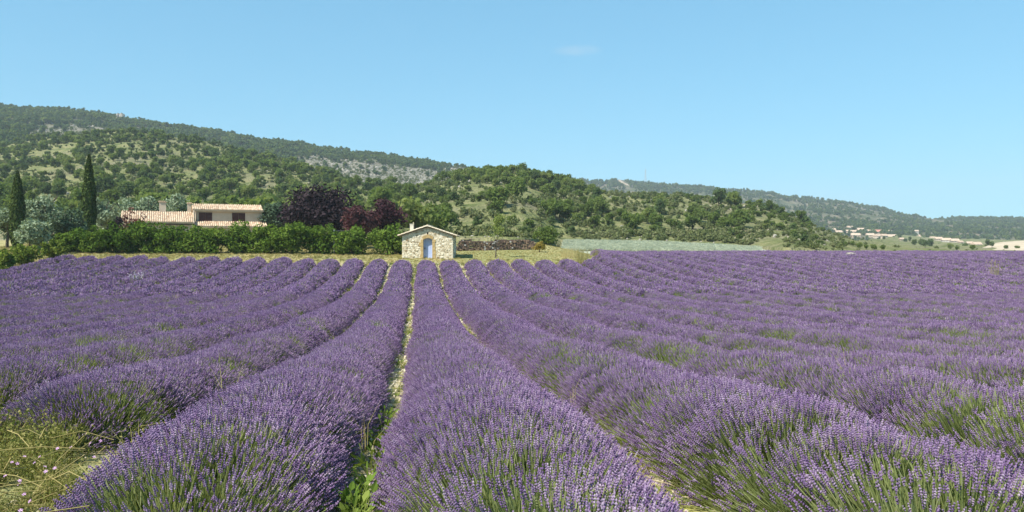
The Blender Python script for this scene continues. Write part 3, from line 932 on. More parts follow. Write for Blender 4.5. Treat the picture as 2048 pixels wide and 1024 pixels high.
# ------------------------------------------------------------------ stone hut
def hut():
    base = at(855, 517, 77.0)
    rz = R(-6)
    gz = float(HG(base.x, base.y))
    root = thing('stone_hut', 'small cream stone hut with an arched blue door and low gabled roof', 'hut', (base.x, base.y, gz), rz)
    Wd, De, EV, RD = 4.86, 5.2, 2.22, 3.03       # width, depth, eave and ridge heights of the wall
    hw = Wd / 2
    mortar = solid_mat('pale_mortar', [(0.3, (0.44, 0.36, 0.23)), (0.55, (0.62, 0.54, 0.40)), (0.75, (0.70, 0.63, 0.48))], 7, 0.95, 0.7)
    stone = solid_mat('cream_rubble', [(0.22, (0.24, 0.16, 0.08)), (0.33, (0.50, 0.415, 0.27)), (0.48, (0.69, 0.605, 0.45)), (0.8, (0.80, 0.735, 0.59))], 2.5, 0.95, 0.5, tint=True)
    ochre = solid_mat('ochre_ashlar', [(0.3, (0.36, 0.24, 0.095)), (0.7, (0.52, 0.375, 0.175))], 4, 0.9, 0.4)
    blue = solid_mat('faded_blue_paint', [(0.3, (0.33, 0.40, 0.62)), (0.7, (0.42, 0.49, 0.70))], 3, 0.6)
    tile = solid_mat('pale_canal_tile', [(0.3, (0.46, 0.36, 0.24)), (0.5, (0.58, 0.48, 0.34)), (0.7, (0.68, 0.60, 0.46))], 5, 0.9, 0.3)
    wood = solid_mat('eave_timber', [(0.3, (0.14, 0.095, 0.06)), (0.7, (0.22, 0.16, 0.10))], 8, 0.9)
    dark = solid_mat('dark_hollow', [(0.3, (0.012, 0.011, 0.010)), (0.7, (0.02, 0.018, 0.015))], 4)
    iron = solid_mat('black_iron', [(0.3, (0.02, 0.02, 0.022)), (0.7, (0.04, 0.04, 0.042))], 8, 0.5)
    # walls; the front one has a real opening with an arched head
    dw, ds, dh = 0.43, 1.80, 1.97       # door half width, springing, crown
    dx = 0.02
    REV = 0.33
    arch = [(dx - dw + 2 * dw * k / 8, ds + (dh - ds) * math.sin(math.pi * k / 8) ** 0.8) for k in range(9)]
    mb = MB()
    y0, y1 = 0.0, 0.42
    left = [(-hw, -0.4), (dx - dw, -0.4), (dx - dw, ds), (dx - dw, dh + 0.15), (-hw, dh + 0.15)]
    mb.prism([(-hw, -0.4), (dx - dw, -0.4), (dx - dw, ds), (-hw, ds)], y0, y1)
    mb.prism([(dx + dw, -0.4), (hw, -0.4), (hw, ds), (dx + dw, ds)], y0, y1)
    # above the springing, wedge columns follow the arch
    for k in range(8):
        (xa, za), (xb, zb) = arch[k], arch[k + 1]
        mb.prism([(xa, za), (xb, zb), (xb, EV - 0.002), (xa, EV - 0.002)], y0, y1)
    mb.prism([(-hw, ds + .001), (dx - dw, ds + .001), (dx - dw, EV - 0.002), (-hw, EV - 0.002)], y0, y1)
    mb.prism([(dx + dw, ds + .001), (hw, ds + .001), (hw, EV - 0.002), (dx + dw, EV - 0.002)], y0, y1)
    sx = 0.075                          # the slit above the door
    for xa, xb in ((-hw, -sx + dx), (sx + dx, hw)):
        f = lambda x: RD - (RD - EV) * abs(x) / hw
        pl = [(xa, EV), (xb, EV), (xb, f(xb)), (xa, f(xa))] if xa < -1 else [(xa, EV), (xb, EV), (xb, f(xb) + 0.001), (xa, f(xa))]
        mb.prism(pl, y0, y1)
    mb.prism([(dx - sx, EV + 0.32), (dx + sx, EV + 0.32), (dx + sx, RD - 0.02), (dx - sx, RD - 0.02)], y0 + 0.002, y1 - 0.002)
    mb.prism([(dx - sx, EV), (dx + sx, EV), (dx + sx, EV + 0.03), (dx - sx, EV + 0.03)], y0 + 0.002, y1 - 0.002)
    for s in (-1, 1):
        mb.box((s * (hw - 0.21), De / 2 + 0.21, EV / 2 - 0.2), (0.42, De - 0.42, EV + 0.4))
    mb.prism([(-hw + 0.42, -0.4), (hw - 0.42, -0.4), (hw - 0.42, EV), (0, RD - 0.15), (-hw + 0.42, EV)], De - 0.42, De)
    link('wall', mb.mesh('hut_wall', [mortar]), root)
    mb = MB(); mb.box((dx, 0.36, EV + 0.17), (2 * sx - 0.004, 0.04, 0.28)); link('slit_window', mb.mesh('hut_slit', [dark]), root)
    # rubble stones, uneven and proud of the mortar
    rr = random.Random(5)
    mb = MB()

    def rubble(face, x0, x1, top, skip):
        z = -0.1
        while z < top(0) + 0.1:
            hh = rr.uniform(0.10, 0.20)
            x = x0
            while x < x1:
                ww = rr.uniform(0.12, 0.36)
                cx, cz = x + ww / 2, z + hh / 2 + rr.uniform(-0.03, 0.03)
                x += ww + rr.uniform(0.0, 0.03)
                if x > x1 + 0.03 or cz + hh / 2 > top(cx) - 0.03 or skip(cx, cz) or rr.random() < 0.10: continue
                n = rr.choice((5, 6, 7)); a0 = rr.uniform(0, 6.28)
                fr = []; bk = []
                pr = rr.uniform(0.012, 0.05)
                for q in range(n):
                    a = a0 + 6.283 * q / n
                    e = rr.uniform(0.80, 1.12)
                    ux = max(-1, min(1, 1.25 * math.cos(a))) * ww * 0.47 * e; uz = max(-1, min(1, 1.25 * math.sin(a))) * hh * 0.47 * e
                    bk.append((cx + ux, cz + uz)); fr.append((cx + ux * 0.82, cz + uz * 0.8))
                tn = rr.random() ** 1.0 if rr.random() < 0.85 else 0.0
                if face == 'front': vs = [(p[0], 0.01, p[1]) for p in bk] + [(p[0], -pr, p[1]) for p in fr]
                else: vs = [(hw - 0.01, p[0], p[1]) for p in bk] + [(hw + pr, p[0], p[1]) for p in fr]
                fs = [tuple(range(n, 2 * n))] + [(q, (q + 1) % n, n + (q + 1) % n, n + q) for q in range(n)]
                if face != 'front': fs = [tuple(f) for f in fs]
                mb.add(vs, fs, 0, tn)
            z += hh + rr.uniform(0.0, 0.025)
    rubble('front', -hw, hw, lambda x: RD - (RD - EV) * abs(x) / hw, lambda x, z: (abs(x - dx) < dw + 0.34 and z < dh + 0.25) or (abs(x - dx) < 0.17 and EV - 0.02 < z < EV + 0.40))
    rubble('side', 0.0, De, lambda x: EV, lambda x, z: False)
    link('rubble_stones', mb.mesh('hut_rubble', [stone]), root, 'stuff')
    # ashlar round the door: jamb blocks and arch stones, one by one
    z = -0.05
    for k, (hh, la, lb) in enumerate(((0.46, 0.30, 0.34), (0.38, 0.22, 0.36), (0.42, 0.26, 0.30), (0.36, 0.40, 0.26), (0.27, 0.24, 0.33))):
        for s, ln in ((-1, la), (1, lb)):
            mb = MB(); mb.box((0, 0, 0), (ln - 0.012, 0.10, hh - 0.014))
            b = link('ashlar_block', mb.mesh('ashlar_block', [ochre]), root); b.location = (dx + s * (dw + ln / 2 + 0.004), 0.015 - 0.004 * k, z + hh / 2)
        z += hh
    nv = 7
    for k in range(nv):
        def pt(f, ex):
            x = dx - dw - 0.02 + (2 * dw + 0.04) * f
            zz = ds + (dh - ds) * math.sin(math.pi * min(max(f, 0), 1)) ** 0.8
            v = Vector((x - dx, zz - (ds - 0.9))).normalized()
            return (x + v.x * ex, zz + v.y * ex + 0.01)
        f0, f1 = k / nv + 0.008, (k + 1) / nv - 0.008
        ex = 0.30 + (0.05 if k == nv // 2 else 0)
        mb = MB(); mb.prism([pt(f0, 0.003), pt((f0 + f1) / 2, 0.003), pt(f1, 0.003), pt(f1, ex), pt(f0, ex)], -0.042, 0.05)
        link('arch_stone', mb.mesh('arch_stone', [ochre]), root)
    # door set back in the reveal
    door = link('door', None, root, label='arched plank door painted faded blue')
    door.location = (dx, REV, 0)
    npk = 5
    for k in range(npk):
        xa = -dw + 2 * dw * k / npk + 0.004; xb = -dw + 2 * dw * (k + 1) / npk - 0.004
        zz = lambda x: ds + (dh - ds) * math.sin(math.pi * min(max((x + dw) / (2 * dw), 0), 1)) ** 0.8 - 0.004
        mb = MB(); mb.prism([(xa, 0.02), (xb, 0.02), (xb, zz(xb)), ((xa + xb) / 2, zz((xa + xb) / 2)), (xa, zz(xa))], 0.0, 0.045)
        link('plank', mb.mesh('door_plank', [blue]), door)
    mb = MB(); mb.box((-0.30, -0.03, 0.98), (0.06, 0.06, 0.16)); mb.tube([(-0.30, -0.06, 1.0), (-0.30, -0.10, 1.0), (-0.20, -0.10, 1.0)], 0.014)
    link('handle', mb.mesh('door_handle', [iron]), door)
    mb = MB(); mb.box((dx, REV - 0.10, -0.03), (2 * dw - 0.01, 0.62, 0.10)); link('threshold', mb.mesh('door_step', [stone]), root)
    # roof: two boarded slopes carrying canal tiles
    ov, fo = 0.33, 0.26
    sl = (RD - EV) / hw
    L = math.hypot(hw + ov, sl * (hw + ov))
    for s in (-1, 1):
        mb = MB()
        zt = RD + 0.02
        pl = [(0, zt), (s * (hw + ov), zt - sl * (hw + ov)), (s * (hw + ov), zt - sl * (hw + ov) + 0.07), (0, zt + 0.07)]
        if s < 0: pl = pl[::-1]
        mb.prism(pl, -fo, De + fo)
        rf = link('roof_slope', mb.mesh('roof_slope', [wood]), root)
        # verge tiles along the front edge, one by one, then the columns behind
        nt_ = 8
        for k in range(nt_):
            fa, fb = k / nt_, (k + 1.12) / nt_
            mb = MB()
            for q in range(2):
                pass
            xa, xb = s * (hw + ov + 0.04) * fa, s * (hw + ov + 0.04) * min(fb, 1.02)
            za, zb = zt + 0.115 - sl * abs(xa) - 0.006, zt + 0.14 - sl * abs(xb)
            prof = [(-0.11, -0.045), (-0.09, 0.02), (-0.04, 0.055), (0.04, 0.055), (0.09, 0.02), (0.11, -0.045)]
            vs = [(xa, p[0], za + p[1]) for p in prof] + [(xb, p[0] * 1.12, zb + p[1] * 1.12) for p in prof]
            fs = [(q, q + 1, 7 + q, 6 + q) for q in range(5)] + [(5, 4, 3, 2, 1, 0), (6, 7, 8, 9, 10, 11), (0, 6, 11, 5)]
            mb.add(vs, fs)
            t_ = link('verge_tile', mb.mesh('verge_tile', [tile]), rf); t_.location = (0, -fo + 0.07 + rr.uniform(-0.012, 0.012), rr.uniform(-0.006, 0.006))
        mb = MB()
        y = -fo + 0.30
        while y < De + fo:
            xb = s * (hw + ov + 0.05)
            prof = [(-0.10, -0.03), (-0.06, 0.035), (0.0, 0.055), (0.06, 0.035), (0.10, -0.03)]
            for k in range(7):
                xa_, xb_ = xb * k / 7, xb * (k + 1.1) / 7
                za, zb = zt + 0.105 - sl * abs(xa_), zt + 0.125 - sl * abs(xb_)
                vs = [(xa_, y + p[0] * 0.9, za + p[1]) for p in prof] + [(xb_, y + p[0] * 1.1, zb + p[1]) for p in prof]
                mb.add(vs, [(q, q + 1, 6 + q, 5 + q) for q in range(4)] + [(5, 6, 7, 8, 9)], 0, rr.random())
            y += 0.21
        link('canal_tiles', mb.mesh('canal_tiles', [tile]), rf, 'stuff')
    mb = MB(); mb.tube([(0, -fo - 0.02, RD + 0.16), (0, De + fo, RD + 0.16)], 0.10, 8); link('ridge_tile', mb.mesh('ridge_tile', [tile]), root)
    # chimney at the left slope, with a thin rod
    cx = -1.62
    ch = MB(); ch.box((cx, 1.1, 2.85), (0.34, 0.34, 1.0)); ch.box((cx, 1.1, 3.33), (0.40, 0.40, 0.06))
    c = link('chimney', ch.mesh('hut_chimney', [solid_mat('chimney_render', [(0.3, (0.58, 0.52, 0.40)), (0.7, (0.70, 0.64, 0.52))], 5, 0.9)]), root)
    mb = MB(); mb.box((cx + 0.15, 1.1, 3.44), (0.05, 0.30, 0.18)); link('chimney_fin', mb.mesh('chimney_fin', [tile]), c)
    return root, gz


hut_o, hut_z = hut()


# ------------------------------------------------------------------ log pile
def log_pile():
    a = at(912, 502, 90.0); b = at(1077, 500, 93.0)
    ctr = (a + b) / 2
    L = math.hypot(b.x - a.x, b.y - a.y)
    rz = math.atan2(b.y - a.y, b.x - a.x)
    gz = float(HG(ctr.x, ctr.y))
    root = thing('log_pile', 'long stack of dark split firewood logs beside the stone hut', 'log pile', (ctr.x, ctr.y, gz), rz)
    cuts = [solid_mat('cut_wood_brown', [(0.3, (0.105, 0.070, 0.052)), (0.7, (0.21, 0.140, 0.105))], 9, 0.9), solid_mat('cut_wood_tan', [(0.3, (0.22, 0.14, 0.09)), (0.7, (0.36, 0.24, 0.16))], 9, 0.9), solid_mat('cut_wood_grey', [(0.3, (0.34, 0.30, 0.27)), (0.7, (0.52, 0.48, 0.44))], 9, 0.9)]
    bark = solid_mat('log_bark', [(0.3, (0.028, 0.020, 0.017)), (0.7, (0.075, 0.05, 0.04))], 10, 0.95, 0.5)
    rr = random.Random(3)
    ms = []
    for ci in range(3):
        for v in range(3):
            mb = MB(); n = 7
            ring = [(rr.uniform(0.78, 1.08) * 0.5 * math.cos(6.283 * k / n), rr.uniform(0.78, 1.08) * 0.5 * math.sin(6.283 * k / n)) for k in range(n)]
            vs = [(p[0], 0, p[1]) for p in ring] + [(p[0] * 0.97, 0.9, p[1] * 0.97) for p in ring]
            mb.add(vs, [(k, n + k, n + (k + 1) % n, (k + 1) % n) for k in range(n)], 0)
            mb.add([(p[0], -0.001, p[1]) for p in ring], [tuple(range(n))], 1)
            ms.append(mb.mesh('log', [bark, cuts[ci]]))
    z = 0.07; layer = 0
    while z < 1.24:
        x = -L / 2 + rr.uniform(0, 0.1); zmax = 1.28
        while x < L / 2:
            s = rr.uniform(0.17, 0.30)
            edge = min(x + L / 2, L / 2 - x)
            top = 1.0 + 0.12 * math.sin(x * 0.9) + 0.1 if edge > 0.7 else 0.4 + edge
            if z < top + 0.05:
                g = rr.random(); fx = (x + L / 2) / L
                ci = 1 if g < 0.18 + 0.5 * (fx > 0.78) else (2 if g > (0.82 if 0.3 < fx < 0.55 or fx < 0.1 else 0.96) else 0)
                o = link('log', ms[ci * 3 + rr.randrange(3)], root)
                o.location = (x + s / 2, rr.uniform(-0.12, 0.10), z + rr.uniform(-0.03, 0.03))
                o.scale = (s * 1.02, rr.uniform(0.9, 1.1), rr.uniform(0.17, 0.24)); o.rotation_euler = (0, 0, rr.uniform(-0.08, 0.08))
            x += s * 0.95
        z += 0.175; layer += 1
    mb = MB(); mb.box((-L * 0.30, 0.45, 1.31), (2.5, 0.9, 0.05))
    link('cover_board', mb.mesh('cover_board', [solid_mat('pale_board', [(0.3, (0.48, 0.38, 0.24)), (0.7, (0.58, 0.47, 0.31))], 6)]), root)
    return root


log_pile()


# ------------------------------------------------------------------ farmhouse behind the hedge
def farmhouse():
    p0 = at(387, 419.7, 101.0)      # left end of the upper eave
    rz = -YAW + R(24)
    gz = float(HG(p0.x, p0.y)) - 0.3
    root = thing('farmhouse', 'low farmhouse with terracotta tiled roofs rising behind the hedge', 'house', (p0.x, p0.y, gz), rz)
    plaster = solid_mat('beige_plaster', [(0.3, (0.47, 0.385, 0.29)), (0.7, (0.54, 0.45, 0.345))], 2, 0.95, 0.1)
    tile = solid_mat('terracotta_tile', [(0.25, (0.46, 0.31, 0.20)), (0.5, (0.60, 0.45, 0.31)), (0.75, (0.69, 0.55, 0.40))], 1.6, 0.9, 0.2, tint=True)
    shut = solid_mat('brown_shutter', [(0.3, (0.055, 0.022, 0.018)), (0.7, (0.085, 0.036, 0.028))], 4, 0.6)
    eh = p0.z - gz                  # eave height of the upper block
    Lu = 8.4                        # its length

    def tiles(x0, x1, y_top, z_top, y_bot, z_bot, parent, nm):
        """columns of half-round tiles running down a slope, each tile lapping the next"""
        mb = MB(); r = random.Random(9)
        slab = MB(); slab.add([(x0, y_top, z_top - 0.04), (x1, y_top, z_top - 0.04), (x1, y_bot, z_bot - 0.04), (x0, y_bot, z_bot - 0.04), (x0, y_top, z_top - 0.2), (x1, y_top, z_top - 0.2), (x1, y_bot, z_bot - 0.2), (x0, y_bot, z_bot - 0.2)],
                                [(0, 3, 2, 1), (4, 5, 6, 7), (0, 4, 7, 3), (1, 2, 6, 5), (2, 3, 7, 6), (0, 1, 5, 4)])
        rf = link(nm, slab.mesh(nm, [tile]), parent)
        ln = math.hypot(y_bot - y_top, z_bot - z_top)
        nr = max(2, int(ln / 0.42)); x = x0 + 0.12
        prof = [(-0.10, -0.03), (-0.065, 0.05), (0.0, 0.08), (0.065, 0.05), (0.10, -0.03)]
        while x < x1:
            for k in range(nr):
                fa, fb = k / nr, min(1.02, (k + 1.12) / nr)
                ya, yb = y_top + (y_bot - y_top) * fa, y_top + (y_bot - y_top) * fb
                za, zb = z_top + (z_bot - z_top) * fa, z_top + (z_bot - z_top) * fb + 0.022
                jx = r.uniform(-0.012, 0.012)
                vs = [(x + jx + p[0] * 0.88, ya, za + p[1]) for p in prof] + [(x + jx + p[0] * 1.1, yb, zb + p[1] * 1.1) for p in prof]
                mb.add(vs, [(q, 5 + q, 6 + q, q + 1) for q in range(4)] + [(5, 9, 8, 7, 6)], 0, r.random())
            x += 0.245
        link('roof_tiles', mb.mesh('roof_tiles', [tile]), rf, 'stuff')
        return rf
    # upper block
    mb = MB(); mb.box((Lu / 2 + 0.15, 2.6, eh / 2 - 0.05), (Lu - 0.5, 4.6, eh + 0.0)); link('wall', mb.mesh('upper_wall', [plaster]), root)
    mb = MB(); mb.box((Lu / 2, 0.16, eh - 0.10), (Lu, 0.3, 0.14)); link('cornice', mb.mesh('cornice', [plaster]), root)
    tiles(-0.1, Lu + 0.1, 2.6, eh + 0.88, -0.05, eh + 0.10, root, 'roof')
    tiles(-0.1, Lu + 0.1, 2.62, eh + 0.88, 5.2, eh + 0.10, root, 'roof')
    for k, xa in enumerate((0.62, 4.62)):
        w = 1.60
        o = link('window', None, root, label='brown shuttered window, ' + ('left' if k == 0 else 'right') + ' of the pair'); o.location = (xa + w / 2, 0.29, eh - 0.85)
        mb = MB(); mb.box((0, -0.03, -0.60), (w + 0.16, 0.14, 0.08)); link('sill', mb.mesh('window_sill', [plaster]), o)
        for s in (-1, 1):
            mb = MB(); mb.box((s * w / 4, -0.03, 0), (w / 2 - 0.02, 0.06, 1.10))
            for q in range(7): mb.box((s * w / 4, -0.065, -0.42 + q * 0.14), (w / 2 - 0.16, 0.03, 0.06))
            link('shutter', mb.mesh('shutter', [shut]), o)
    # lower roof along the front of the upper block
    tiles(0.0, Lu + 0.3, 0.28, eh - 1.42, -1.6, eh - 2.05, root, 'lower_roof')
    mb = MB(); mb.box((Lu / 2, -0.55, (eh - 2.1) / 2 - 0.05), (Lu - 0.3, 1.6, eh - 2.1)); link('front_wall', mb.mesh('front_wall', [plaster]), root)
    # left wing
    Lw = 8.2
    zr = eh - 0.20
    tiles(-Lw, 0.0, 1.9, zr, -2.2, zr - 1.40, root, 'wing_roof')
    tiles(-Lw, 0.0, 1.92, zr, 5.4, zr - 1.2, root, 'wing_roof')
    mb = MB(); mb.prism([(0, 0), (0, 1)], 0, 1) if False else None
    mb.box((-Lw / 2, 1.6, (zr - 1.75) / 2), (Lw - 0.5, 6.6, zr - 1.75)); mb.box((-Lw / 2, 1.9, zr - 1.1), (Lw - 0.6, 2.6, 1.2)); link('wing_wall', mb.mesh('wing_wall', [plaster]), root)
    mb = MB(); mb.box((0.06, 1.0, eh - 0.75), (0.12, 2.4, 1.5)); link('parapet', mb.mesh('parapet', [plaster]), root)
    # chimneys capped with tiles
    for x, y, w, d, zt, lab in ((-3.55, 1.9, 0.78, 0.6, eh + 0.98, 'stout plaster chimney on the long low roof'), (-0.42, 2.0, 0.42, 0.6, eh + 0.86, 'slim plaster chimney against the upper storey')):
        mb = MB(); mb.box((x, y, zt / 2 + 1.0), (w, d, zt - 2.0)); c = link('chimney', mb.mesh('chimney', [plaster]), root, label=lab)
        mb = MB(); mb.box((x, y, zt + 0.03), (w + 0.16, d + 0.16, 0.06)); k = -w / 2
        while k <= w / 2 + 0.01:
            mb.tube([(x + k, y - d / 2 - 0.1, zt + 0.10), (x + k, y + d / 2 + 0.1, zt + 0.10)], 0.09, 6); k += 0.2
        link('chimney_cap', mb.mesh('chimney_cap', [tile]), c)
    return root


farmhouse()


# ------------------------------------------------------------------ plants of the garden edge
def bush(name, label, cat, px, py, d, w, h, mat, seed, n=2600, leaf=0.13, group=None, k=16, stem=True, dep=None, z0=0.05, flat=0.9, ground=True, out=0.7, boxy=0):
    p = at(px, py, d)
    z = float(HG(p.x, p.y)) if ground else p.z
    rng = np.random.default_rng(seed)
    root = thing(name, label, cat, (p.x, p.y, z), rng.uniform(-0.3, 0.3), group)
    top = at(px, py, d).z if not ground else None
    bl = crown_blobs(rng, w, h, z0, k, (0.26, 0.44), flat)
    # some sprays reach the outline
    for _ in range(k // 2):
        a = rng.uniform(0, 6.28); zz = rng.uniform(0.15, 1.0)
        rr = w / 2 * math.sqrt(max(0.05, 1 - (2 * zz - 1.0) ** 2 * 0.8)) * 0.86
        bl.append(((rr * math.cos(a), rr * math.sin(a), z0 + h * zz * 0.93), (w * 0.11, w * 0.11, h * 0.13), rng.random()))
    if boxy:
        for _ in range(boxy):
            bl.append(((rng.uniform(-0.42, 0.42) * w, rng.uniform(-0.3, 0.3) * w, rng.uniform(0.06, 0.7) * h), (w * 0.17, w * 0.17, h * 0.17), rng.random()))
    P, Q, t = leaf_cloud(rng, bl, n, leaf, out)
    if dep: P[:, 1] *= dep
    P[:, 2] = np.maximum(P[:, 2], 0.02 + 0.05 * rng.random(len(P)))
    link('foliage', mesh_np(name, P, Q, None, [mat], tint=t), root)
    if stem:
        mb = trunk_mb(rng, h, 0.035 * w, 6, 0.3 * w / max(h, 1), 0.5)
        link('stem' if h < 4 else 'trunk', mb.mesh('stem', [M['bark']]), root)
    return root


def tree(name, label, cat, px, py, d, w, h, mat, seed, n, leaf, z0f=0.25, k=26, group=None, zbase=None, out=0.7, rr=(0.22, 0.40), flat=0.85):
    p = at(px, py, d)
    z = float(HG(p.x, p.y)) if zbase is None else zbase
    rng = np.random.default_rng(seed)
    root = thing(name, label, cat, (p.x, p.y, z), rng.uniform(0, 6.28), group)
    bl = crown_blobs(rng, w, h * (1 - z0f), h * z0f, k, rr, flat)
    P, Q, t = leaf_cloud(rng, bl, n, leaf, out)
    link('crown', mesh_np(name, P, Q, None, [mat], tint=t), root)
    mb = trunk_mb(rng, h, 0.035 * h, 6, 0.32 * w / h, 0.6)
    link('trunk', mb.mesh('trunk', [M['bark']]), root)
    return root


# the hedge: one bush after another from the hut to the left
hx = [776, 704, 640, 585, 528, 470, 412, 352, 296, 240, 190, 148]
ht = [451, 456, 448, 446, 450, 446, 452, 456, 436, 448, 455, 458]
for k, (px, ty) in enumerate(zip(hx, ht)):
    d = 82.5 + 0.3 * (k % 3) - 0.15 * k
    g = at(px, 500, d); gz = float(HG(g.x, g.y))
    h = at(px, ty, d).z - gz + 0.15
    w = (3.9, 4.2, 3.7, 3.9, 3.9, 4.0, 4.1, 4.1, 4.0, 3.8, 3.5, 3.2)[k]
    lab = 'hedge bush standing right beside the stone hut' if k == 0 else (f'{ORD[k + 1]} hedge bush counting left from the stone hut' if k < 11 else 'olive tinted hedge bush at the left end of the tall hedge')
    bush('hedge_bush', lab, 'bush', px, 500, d, w, h, M['hedge'], 300 + k, 5200, 0.13, 'tall hedge along the meadow', 16, boxy=26)
# low bright bushes at the left edge
for k, (px, d, w, h, lab) in enumerate(((108, 72, 2.5, 1.75, 'low yellow green bush next to the tall hedge end'), (52, 68, 2.7, 1.75, 'rounded yellow green bush between two others at the field edge'), (0, 64, 2.4, 1.8, 'yellow green bush cut by the left edge of the photo'), (-60, 62, 2.6, 1.8, 'yellow green bush just beyond the left edge'))):
    if k < 3: bush('field_edge_bush', lab, 'bush', px, 500, d, w, h, M['bright'], 330 + k, 2200, 0.12, 'low bushes at the left field edge', 14)
# olives, cypresses, plums
olv = [(60, 452, 78, 4.6, 5.0, 'rounded silver olive tree in front, below the left cypress'), (14, 420, 88, 5.0, 6.6, 'silver olive tree at the left edge behind the cypress'), (88, 400, 94, 5.6, 7.6, 'tall silver olive tree between the two cypresses'), (205, 405, 100, 5.0, 7.0, 'silver olive tree just right of the tall cypress'), (250, 405, 112, 5.4, 6.6, 'silver olive tree behind the left end of the low roof'), (296, 400, 113, 5.0, 7.0, 'silver olive tree behind the roof, left of the stout chimney'), (350, 400, 113, 5.0, 7.0, 'silver olive tree behind the roof between both chimneys')]
for k, (px, ty, d, w, h_, lab) in enumerate(olv):
    g = at(px, 500, d); gz = float(HG(g.x, g.y))
    h = at(px, ty - 18, d).z - gz
    tree('olive_tree', lab, 'olive tree', px, 500, d, w, max(h, 3.2), M['olive'], 350 + k, 3800, 0.15, 0.16, 30, 'silver olive trees by the house', out=0.5)
tree('grey_green_tree', 'dark grey green bushy tree left of the tall cypress', 'tree', 132, 500, 84, 5.2, 4.9, M['olive'] if False else leaf_mat('grey_green_leaves', [(0.0, (0.040, 0.070, 0.040)), (0.6, (0.095, 0.135, 0.080)), (1.0, (0.190, 0.235, 0.150))], 0.2, 0.2), 371, 3400, 0.15, 0.1, 26)
tree('grey_green_tree', 'grey green tree standing behind the right end of the farmhouse', 'tree', 548, 500, 106, 5.0, 5.6, bpy.data.materials['grey_green_leaves'], 372, 3000, 0.17, 0.15, 24)


def cypress(px, ty, d, w, lab, seed):
    g = at(px, 500, d); gz = float(HG(g.x, g.y)); h = at(px, ty, d).z - gz
    rng = np.random.default_rng(seed)
    root = thing('cypress_tree', lab, 'cypress', (g.x, g.y, gz), 0, 'slender cypress trees')
    n = 6500
    t = rng.random(n) ** 0.85
    prof = np.interp(t, [0, 0.08, 0.25, 0.5, 0.75, 0.92, 1], [0.5, 0.8, 1.0, 0.92, 0.62, 0.28, 0.02])
    a = rng.uniform(0, 6.283, n)
    lump = 0.82 + 0.30 * vnoise(a * 1.6 + 9, t * 14, seed) 
    r_ = w / 2 * prof * lump * (1 - 0.35 * rng.random(n) ** 2)
    C = np.stack([np.cos(a) * r_, np.sin(a) * r_, 0.25 + t * (h - 0.25)], -1)
    N = unit(np.stack([np.cos(a), np.sin(a), 0.15 + 0 * a], -1) * 1.0 + rng.normal(size=(n, 3)) * 0.55)
    up = np.array([0, 0, 1.0]); b = unit(np.cross(N, up) + 1e-4); c = np.cross(b, N)
    s = (0.16 + 0.16 * rng.random(n))[:, None]
    P = np.stack([C - c * s, C + b * s * 0.42, C + c * s, C - b * s * 0.42], 1).reshape(-1, 3)
    link('crown', mesh_np('cypress', P, np.arange(4 * n).reshape(-1, 4), None, [M['cypress']], tint=np.repeat(rng.random(n), 4)), root)
    mb = MB(); mb.tube([(0, 0, -0.3), (0, 0, h * 0.5), (0, 0, h * 0.92)], [0.2, 0.13, 0.03]); link('trunk', mb.mesh('trunk', [M['bark']]), root)


cypress(178, 312, 88, 1.5, 'tall slender cypress, the taller of two, left of the farmhouse', 381)
cypress(35, 344, 86, 1.5, 'shorter slender cypress near the left edge among olives', 382)


def plum(px, d, w, ty, mat, seed, n, lab, name):
    g = at(px, 500, d); gz = float(HG(g.x, g.y)); h = at(px, ty, d).z - gz
    return tree(name, lab, 'plum tree', px, 500, d, w, h, mat, seed, n, 0.20, 0.18, 34, 'purple leaved plum trees behind the hedge', out=0.75, rr=(0.20, 0.36))


plum(641, 96, 10.8, 370, M['plum'], 391, 8000, 'broad blackish purple plum tree behind the hedge', 'purple_plum_tree')
plum(716, 92, 5.4, 404, M['redplum'], 392, 2600, 'small dull red plum tree just right of the blackish purple one', 'red_plum_tree')
plum(770, 97, 6.2, 392, M['redplum'] if False else leaf_mat('wine_plum_leaves', [(0.0, (0.024, 0.012, 0.016)), (0.6, (0.060, 0.028, 0.034)), (1.0, (0.120, 0.065, 0.070))], 0.15, 0.15, (1.3, 0.6, 0.6)), 393, 2600, 'open wine coloured plum tree behind the hedge near the hut', 'red_plum_tree')
bush('red_leaf_shrub', 'reddish leaved shrub in front of the left end of the low roof', 'shrub', 268, 500, 90, 2.9, 4.4, M['rust'], 394, 800, 0.13, None, 14)
bush('red_leaf_shrub', 'dark purple shrub beside the reddish shrub left of the house', 'shrub', 232, 500, 89, 2.2, 3.8, M['plum'], 395, 1100, 0.14, None, 12)


